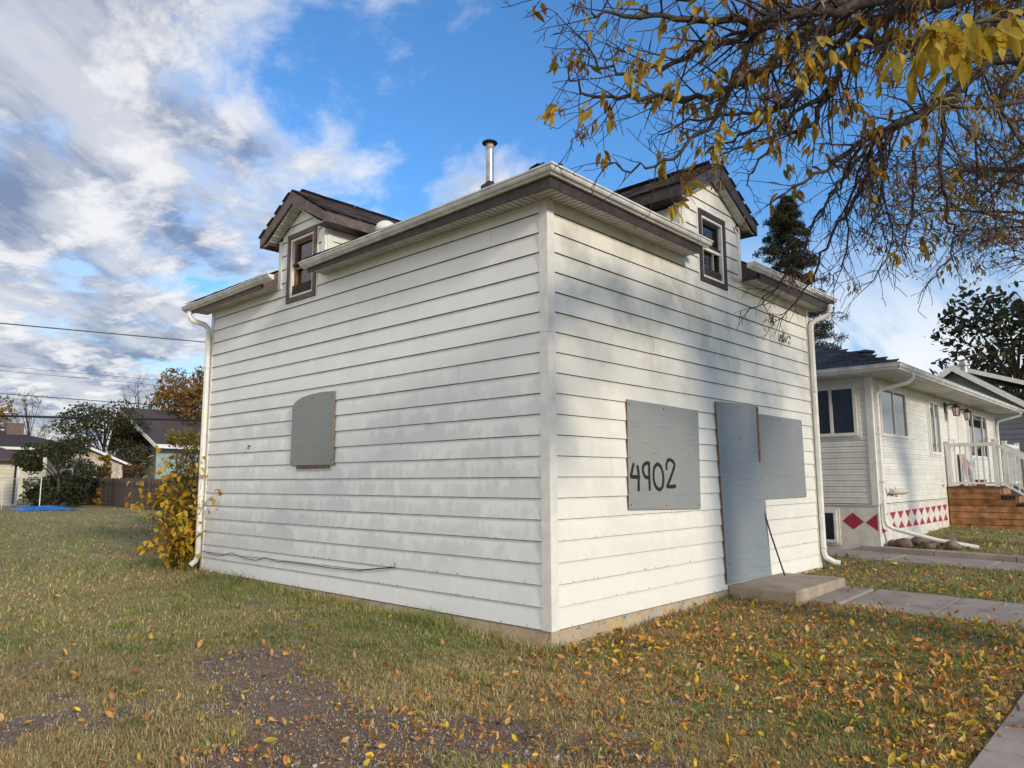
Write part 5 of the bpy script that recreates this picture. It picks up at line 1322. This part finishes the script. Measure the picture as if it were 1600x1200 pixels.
# spruce behind the bungalow
spx, spy, sph = 23.75, 7.0, 12.35
sp_ = thing('spruce_tree', (spx, spy, G(spx, spy)), 'tall dark spruce with clumpy boughs behind the bungalow roof', 'tree')
z0 = G(spx, spy); obj('trunk', MB().tube([(spx, spy, z0-.2), (spx, spy, z0+sph)], [.20, .02], 8), 'bark_dark', sp_)
cl = []; lm = MB()
for i in range(150):
    v = (i+.5)/150; zz_ = z0+1.2+(sph-1.2)*v**.85; R0 = 2.7*(1-v)**.58+.12; ph = i*2.399+rng.uniform(-.4, .4); R_ = R0*rng.uniform(.6, 1.1)
    e_ = Vector((spx+R_*math.cos(ph), spy+R_*math.sin(ph), zz_-.15*R_+rng.uniform(-.1, .1))); s0 = Vector((spx, spy, zz_+.10))
    lm.tube([s0, s0.lerp(e_, .5)+Vector((0, 0, -.06)), e_], [.022, .015, .006], 4)
    for k in range(4):
        f_ = (k+1.2)/4.6; c_ = s0.lerp(e_, f_); cr = (.15+.17*(1-v))*(1.15-.45*abs(f_-.6)); cl.append((tuple(wob(c_, .05)), (cr*1.15, cr*1.15, cr*.8)))
obj('limbs', lm, 'bark_dark', sp_)
nd_ = ([(-.5, -.07, 0), (.5, -.035, .0), (.5, .035, 0), (-.5, .07, 0)], [(0, 1, 2, 3)])
tot = 34000; P_ = []
for c_, r in cl:
    n = tot//len(cl); v = rng.normal(size=(n, 3)); v /= np.linalg.norm(v, axis=1)[:, None]; P_.append(np.array(c_)+v*np.array(r)*rng.uniform(.3, 1.08, (n, 1)))
P_ = np.concatenate(P_); n = len(P_)
scatter('needles', nd_[0], nd_[1], rand_rot(n)*(.22*rng.uniform(.6, 1.3, n))[:, None, None], P_, palette(n, [(.035, .048, .026), (.055, .062, .03), (.08, .062, .034), (.026, .034, .022), (.12, .08, .04)], [.32, .28, .14, .2, .06]), 'leaf', sp_)
# second street tree at the right: fine twigs with withered leaves
def street_tree(name, base, fork, ends, label, leafp, seed_):
    t_ = thing(name, base, label, 'tree'); b_ = Vector(base); f_ = Vector(fork)
    obj('trunk', MB().tube([b_-Vector((0, 0, .3)), b_.lerp(f_, .5), f_], [.24, .2, .17], 10), 'bark_dark', t_, smooth=True); T2 = Twigs()
    for e_ in ends:
        e_ = Vector(e_); mid = f_.lerp(e_, .5)+Vector((0, 0, rng.uniform(.2, .9))); path = smooth_path([f_, mid, e_], 7); n = len(path)
        obj('limb', MB().tube(path, [.055*(1-i/(n-1))+.005 for i in range(n)], 6), 'bark_dark', t_, smooth=True)
        for i in range(4, n):
            for _ in range(3):
                tt = (path[i]-path[i-1]).normalized(); a, c_ = fork_axes(tt); ph = rng.uniform(0, 6.28)
                T2.shoot(path[i], tt*.8+(a*math.cos(ph)+c_*math.sin(ph))*.7, rng.uniform(.45, 1.0), .009, 2, .01)
    obj('twigs', T2.mb, 'bark_dark', t_, kind='stuff')
    tp = [q for q in T2.tips if rng.random() < leafp]
    if tp:
        P_ = np.concatenate([np.array([tuple(q[0]) for q in tp])+rng.normal(size=(len(tp), 3))*.05 for _ in range(2)]); n = len(P_)
        scatter('leaves', LQ6[0], LQ6[1], rand_rot(n)*(.060*rng.uniform(.6, 1.3, n))[:, None, None], P_, palette(n, [(.32, .20, .08), (.40, .25, .07), (.24, .14, .07), (.46, .30, .06)]), 'leaf', t_)
street_tree('street_tree', (10.6, -6.2, -.1), (10.4, -6.0, 3.4), [(6.3, -1.9, 6.0), (6.4, -1.8, 5.3), (6.8, -2.1, 5.0), (7.2, -2.6, 4.9), (7.6, -2.8, 4.6), (7.2, -2.6, 6.4), (7.9, -3.4, 6.0), (8.0, -3.1, 5.2), (7.0, -1.6, 5.7), (9.3, -2.2, 7.5), (11.5, -3, 7.5), (12.6, -7, 7.0), (10, -9, 7), (8, -8, 7)], 'street tree with fine drooping twigs and withered brown leaves at the right edge', .30, 1)
street_tree('street_tree', (21.5, -7.0, .2), (21.3, -6.8, 4.2), [(16.6, -3.1, 6.9), (16.9, -3.2, 6.2), (17.2, -3.4, 5.4), (18, -4, 7.8), (19, -4.5, 8.5), (21, -4, 9), (24, -7, 8.5), (21, -10, 8.5)], 'leafless street tree reaching in at the right edge above the grey house', .03, 2)

# yellow creeper at the far corner of the boarded house
cr_ = thing('creeper', (-.35, 7.75, G(-.3, 7.7)), 'yellow and orange creeper growing at the far corner of the boarded house', 'vine')
VL = []
for s_ in range(6):
    mb = MB(); n = 6; rows = []; g = np.random.default_rng(s_+50); L_ = rng.uniform(.075, .115); W_ = L_*rng.uniform(.28, .36); fo = rng.uniform(.1, .4); cu = rng.uniform(-.45, .05)
    for i in range(n+1):
        q = i/n; wd = (W_*math.sin(math.pi*q**.75)**.8*(1+.12*math.sin(9*q))) if 0 < i < n else .001; zc = cu*L_*q*q
        rows.append([(L_*q, wd, zc+fo*wd), (L_*q, 0, zc), (L_*q, -wd, zc+fo*wd)])
    vs = [v for r in rows for v in r]; mb.add(vs, [(3*i+j, 3*i+j+1, 3*i+j+4, 3*i+j+3) for i in range(n) for j in range(2)])
    VL.append(mb.mesh('leaf', [M['vleaf']], True))
stems = MB(); pts_l = []
for i in range(46):
    a_ = rng.uniform(0, 1); b0 = Vector((rng.uniform(-.26, .14), rng.uniform(7.26, 7.8), G(-.3, 7.7)-.05)); hgt = rng.uniform(.6, 2.1)*(1-.25*abs(b0.x+.1))
    d_ = Vector((rng.uniform(-.16, .15), rng.uniform(-.12, .2), 1)).normalized(); q = b0.copy(); pp = [q.copy()]
    for k in range(9):
        d_ = (d_+Vector(rng.normal(size=3))*.18+Vector((-.008, 0, -.03*k*.5))).normalized(); q = q+d_*hgt/9; q.x = min(q.x, -.10) if q.y < 7.2 else q.x; pp.append(q.copy())
    stems.tube(pp, [.006-.0005*k for k in range(10)], 4, caps=False)
    for k in range(2, 10):
        for _ in range(3): pts_l.append(wob(pp[k], .065))
obj('stems', stems, 'twig', cr_, kind='stuff')
rng.shuffle(pts_l); pts_l = [Vector(q) for q in pts_l]; pts_l.sort(key=lambda q: (q-CAM).length)
for q in pts_l[:300]: link('leaf', VL[rng.integers(6)], cr_, local=hang(q, rng.uniform(0, 6.28), rng.uniform(.1, 1.2), rng.uniform(-.8, .8)))
rst = pts_l[300:]
vb = VL[0]; bv_ = [tuple(v.co) for v in vb.vertices]; bf_ = [tuple(p_.vertices) for p_ in vb.polygons]
if rst: scatter('leaves', bv_, bf_, np.array([np.array(hang(Vector((0, 0, 0)), rng.uniform(0, 6.28), rng.uniform(.1, 1.2), rng.uniform(-.8, .8)).to_3x3()) for _ in rst]), np.array([tuple(q) for q in rst]), palette(len(rst), [(.56, .36, .03), (.52, .27, .03), (.36, .33, .05), (.45, .22, .04)]), 'leaf', cr_)

# ================================================================ GRASS AND FALLEN LEAVES
def field(n, r0, r1, a0=-52, a1=56):
    """points spread over the ground, denser close to where one stands"""
    u = rng.random(n); r_ = 1/(1/r0+(1/r1-1/r0)*u); a_ = YAW+np.radians(rng.uniform(a0, a1, n))
    return CAM.x+r_*np.cos(a_), CAM.y+r_*np.sin(a_), r_
def free(x, y, pad=0.):
    k = ~((x > -.03-pad)*(x < HW+.03)*(y > -.03-pad)*(y < HL+.03))
    k &= ~((x > 3.40)*(x < 5.13)*(y > -.90)*(y < .1)); wj = (vnoise(x, y, 7.)-.5)*.09; k &= ~((x > 3.86+wj)*(x < 5.24+wj)*(y > -3.4)*(y < -1.24)); k &= ~((x > 3.82+wj)*(x < 5.04+wj)*(y > -1.26)*(y < -.86))
    k &= ~((y > -4.94)*(y < -3.39+wj)); k &= ~((x > 7.93)*(x < 9.36)*(y > -3.4)*(y < 8)); k &= ~((x > NX-.03)*(y > NY-.03)*(x < NXE)*(y < NYE)); k &= ~((x > 14.3)*(x < 17.5)*(y > -2.5)*(y < 0))
    return k
N_ = 700000
x, y, r_ = field(N_, 1.75, 40)
bb = bare(x, y); gg = green(x, y)
keep = free(x, y)*(rng.random(N_) > np.clip(bb*1.15-.10, 0, .90)); keep &= ~((y > 40)*(y < 46))
x, y, r_, bb, gg = x[keep], y[keep], r_[keep], bb[keep], gg[keep]; n = len(x)
tall = 1+1.5*np.exp(-((x+.12)/.22)**2)*(y > -.2)*(y < 7.4)*vnoise(x, y, 2.)*1.3+.9*np.exp(-((y+.12)/.22)**2)*(x > 0)*(x < 6.6)*vnoise(x, y, 2.5)
tuft = vnoise(x+5, y, 4.5); clump = np.clip((vnoise(x-7, y+3, 3.1)-.66)*5, 0, 1)*np.clip((vnoise(x+2, y-9, 9.)-.3)*3, 0, 1)
hgt = .033*rng.uniform(.45, 1.5, n)*(.55+.95*tuft)*(1+1.1*clump)*tall*(1-.45*bb)*np.clip(.85+r_*.02, 1, 1.35)
wd = .0021*rng.uniform(.7, 1.4, n)*np.clip(r_/3.4, 1, 7)
az = rng.uniform(0, 2*np.pi, n); lean = rng.uniform(.2, 2.0, n)
gcol = palette(n, [(.31, .37, .105), (.22, .30, .08), (.38, .41, .12), (.22, .28, .12)]); dcol = palette(n, [(.62, .49, .24), (.50, .39, .18), (.68, .56, .31), (.38, .27, .14), (.52, .32, .17)], [.34, .26, .16, .14, .10])
shab = (.74+.34*np.clip(fbm(x+11, y-5, .5, 3)*2.2-.55, 0, 1))[:, None]; dcol = dcol*shab; gcol = gcol*shab
isg = rng.random(n) < np.clip(gg*1.0+.08+.6*clump, 0, .97); col = np.where(isg[:, None], gcol, dcol)
ca_, sa_ = np.cos(az), np.sin(az); Rm = np.zeros((n, 3, 3))
# columns: width axis, lean axis, up axis
Rm[:, 0, 0] = -sa_*wd; Rm[:, 1, 0] = ca_*wd; Rm[:, 0, 1] = ca_*hgt*lean; Rm[:, 1, 1] = sa_*hgt*lean; Rm[:, 2, 2] = hgt
zg = gz(x, y)+(fbm(x, y, 2.2, 4)-.5)*.05
o_ = scatter('grass', [(-1, 0, -.15), (1, 0, -.15), (.7, .22, .5), (-.7, .22, .5), (0, .85, .92)], [(0, 1, 2, 3), (3, 2, 4)], Rm, np.stack([x, y, zg], 1), col, 'blade'); o_['label'] = 'short patchy autumn grass mixed with dry straw on the lot'
# small leafy weeds in the bare ground
wx, wy, wr = field(2600, 1.8, 8); kk = free(wx, wy)*(bare(wx, wy) > .25)*(vnoise(wx, wy, 3.1) > .60); wx, wy = wx[kk], wy[kk]; P_ = []
for a_, b2 in zip(wx, wy):
    m_ = 14; q = np.stack([a_+rng.normal(size=m_)*.035, b2+rng.normal(size=m_)*.035, np.full(m_, G(a_, b2))+rng.uniform(.0, .03, m_)], 1); P_.append(q)
if P_:
    P_ = np.concatenate(P_); n = len(P_); Rr = rand_rot(n); Rr[:, 2, :] *= .5
    scatter('weeds', LQ6[0], LQ6[1], Rr*(.020*rng.uniform(.6, 1.4, n))[:, None, None], P_, palette(n, [(.06, .10, .035), (.09, .13, .05), (.10, .13, .085), (.05, .085, .03)]), 'leaf')['label'] = 'low leafy weeds growing in the bare gravelly soil'
# pebbles on the bare soil
gx2, gy2, gr2 = field(110000, 1.8, 9); kk = free(gx2, gy2)*(bare(gx2, gy2) > .40)*(vnoise(gx2, gy2, 2.2) > .36); gx2, gy2 = gx2[kk], gy2[kk]; n = len(gx2)
oc = ([(1, 0, 0), (-1, 0, 0), (0, 1, 0), (0, -1, 0), (0, 0, .8), (0, 0, -.8)], [(0, 2, 4), (2, 1, 4), (1, 3, 4), (3, 0, 4), (2, 0, 5), (1, 2, 5), (3, 1, 5), (0, 3, 5)])
scatter('pebbles', oc[0], oc[1], rand_rot(n)*(.0046*rng.lognormal(0, .5, n))[:, None, None], np.stack([gx2, gy2, gz(gx2, gy2)+(fbm(gx2, gy2, 2.2, 4)-.5)*.05+.003], 1), palette(n, [(.46, .41, .37), (.32, .27, .235), (.22, .18, .15), (.62, .58, .53)]), 'litter')['label'] = 'small pebbles scattered over the bare soil'
# dry litter
def leafy(x, y):
    f_ = .02+.95*np.clip((x+.6)/2.2, 0, 1)*(y < .2)+.30*np.clip((x+2.4)/2.5, 0, 1)*(y < 0)
    f_ = f_*(.35+1.3*fbm(x+3, y+8, 1.5, 4))+.9*np.exp(-((y+.14)/.14)**2)*(x > .1)*(x < 3.5)+1.1*np.exp(-((y+3.28)/.20)**2)*(x > -1)+.9*np.exp(-((x-5.3)/.12)**2)*(y > -1.6)*(y < .0)
    f_ = f_+.25*(x > 9.4)*(y < -.2)+.06*(x < -1.5)*(y < 0)+.10*bare(x, y)*(x < -.3)
    return np.clip(f_, 0, 1)
x, y, r_ = field(240000, 1.8, 22); onw = ((np.abs(y+3.46) < .07)*(x > -1)*.30+(x > 3.86)*(x < 5.24)*(y > -3.4)*(y < -.95)*.05+(x > 4.9)*(x < 5.25)*(y > -1.3)*(y < -.9)*.4+(y > -4.9)*(y < -3.42)*.02); fr_ = free(x, y, .0); kk = np.where(fr_, rng.random(len(x)) < leafy(x, y)*.80, rng.random(len(x)) < onw); x, y, r_ = x[kk], y[kk], r_[kk]; n = len(x)
tl_ = rng.normal(size=(n, 2))*.6
def ground_rot(n, tilt):
    out = np.zeros((n, 3, 3)); 
    for i in range(n): out[i] = np.array((Matrix.Rotation(rng.uniform(0, 6.28), 3, 'Z') @ Matrix.Rotation(tilt[i, 0], 3, 'X') @ Matrix.Rotation(tilt[i, 1], 3, 'Y')))
    return out
lit = leaflet(.036, .0095, .8, .45, 8)
Rg = ground_rot(n, tl_)*(np.where(rng.random(n) < .74, rng.uniform(.28, .75, n), rng.uniform(.9, 1.6, n))*np.clip(r_/5, 1, 1.35))[:, None, None]
scatter('leaf_litter', lit.v, lit.f, Rg, np.stack([x, y, gz(x, y)+(fbm(x, y, 2.2, 4)-.5)*.05+rng.uniform(.012, .035, n)], 1), palette(n, [(.60, .27, .07), (.66, .38, .11), (.42, .20, .09), (.66, .46, .19), (.76, .52, .04), (.30, .15, .08)], [.24, .22, .18, .12, .14, .10]), 'litter')['label'] = 'brown withered leaves littering the front lawn'
# single yellow leaflets, each its own object
FL = [leaflet(rng.uniform(.055, .10), rng.uniform(.012, .019), rng.uniform(.15, .9), rng.uniform(-.15, .5), s_+90).mesh('fallen_leaf', [M['yleaf']], True) for s_ in range(9)]
FA = [leaflet(rng.uniform(.065, .095), rng.uniform(.013, .019), rng.uniform(.3, .9), rng.uniform(-.1, .6), s_+120).mesh('fallen_leaf', [M['amber']], True) for s_ in range(4)]
FS = [leaflet(rng.uniform(.06, .09), rng.uniform(.012, .018), rng.uniform(.3, .9), rng.uniform(-.1, .7), s_+140).mesh('fallen_leaf', [M['straw']], True) for s_ in range(4)]
cand = []; tries = 0
while len(cand) < 284 and tries < 40000:
    tries += 1; a_, b2, c_ = field(1, 1.9, 11); a_, b2 = float(a_[0]), float(b2[0])
    if rng.random() < float(leafy(np.array(a_), np.array(b2)))*.95+.004 and bool(free(np.array(a_), np.array(b2))): cand.append((a_, b2, 0))
for _ in range(16): cand.append((rng.uniform(-.9, 2.6), rng.uniform(-4.1, -3.45), 1))
def where(a_, b2, w_):
    if w_: return 'flat on the concrete sidewalk'
    if float(bare(np.array(a_), np.array(b2))) > .6 and a_ < 0: return 'on the bare gravelly soil'
    if a_ < -.3: return 'in the thin grass left of the house corner'
    if a_ > 5.2: return 'on the grass between the two houses'
    if b2 > -.5 and a_ < 3.5: return 'along the foot of the front wall'
    if math.hypot(a_-4.3, b2+.5) < 1.6: return 'beside the concrete doorstep and walk'
    if b2 < -2.6: return 'at the lawn edge next to the sidewalk'
    if b2 < -1.5: return 'in the front lawn toward the sidewalk'
    return 'in the middle of the front lawn'
for i, (a_, b2, w_) in enumerate(cand):
    zz_ = (-.165+.014*-3.4+.0205*max(0, a_)+.018) if w_ else G(a_, b2)+(float(fbm(np.array(a_), np.array(b2), 2.2, 4))-.5)*.05+rng.uniform(.02, .04)
    Mx = Matrix.Rotation(rng.uniform(0, 6.28), 4, 'Z') @ Matrix.Rotation(rng.uniform(-.25, .25) if w_ else rng.normal()*.4, 4, 'X') @ Matrix.Rotation(rng.uniform(-.1, .1) if w_ else rng.normal()*.25, 4, 'Y'); Mx.translation = Vector((a_, b2, zz_))
    kd = rng.choice(3, p=[.62, .22, .16]); me_ = (FL, FA, FS)[kd]; cn_ = ('yellow', 'amber brown', 'pale straw coloured')[kd]; pl__ = where(a_, b2, w_)
    q = link('fallen_leaf', me_[rng.integers(len(me_))], local=Mx)
    tag(q, 'fallen %s leaflet lying %s' % (cn_, pl__), 'leaf', 'fallen %s leaflets %s' % (cn_, pl__))
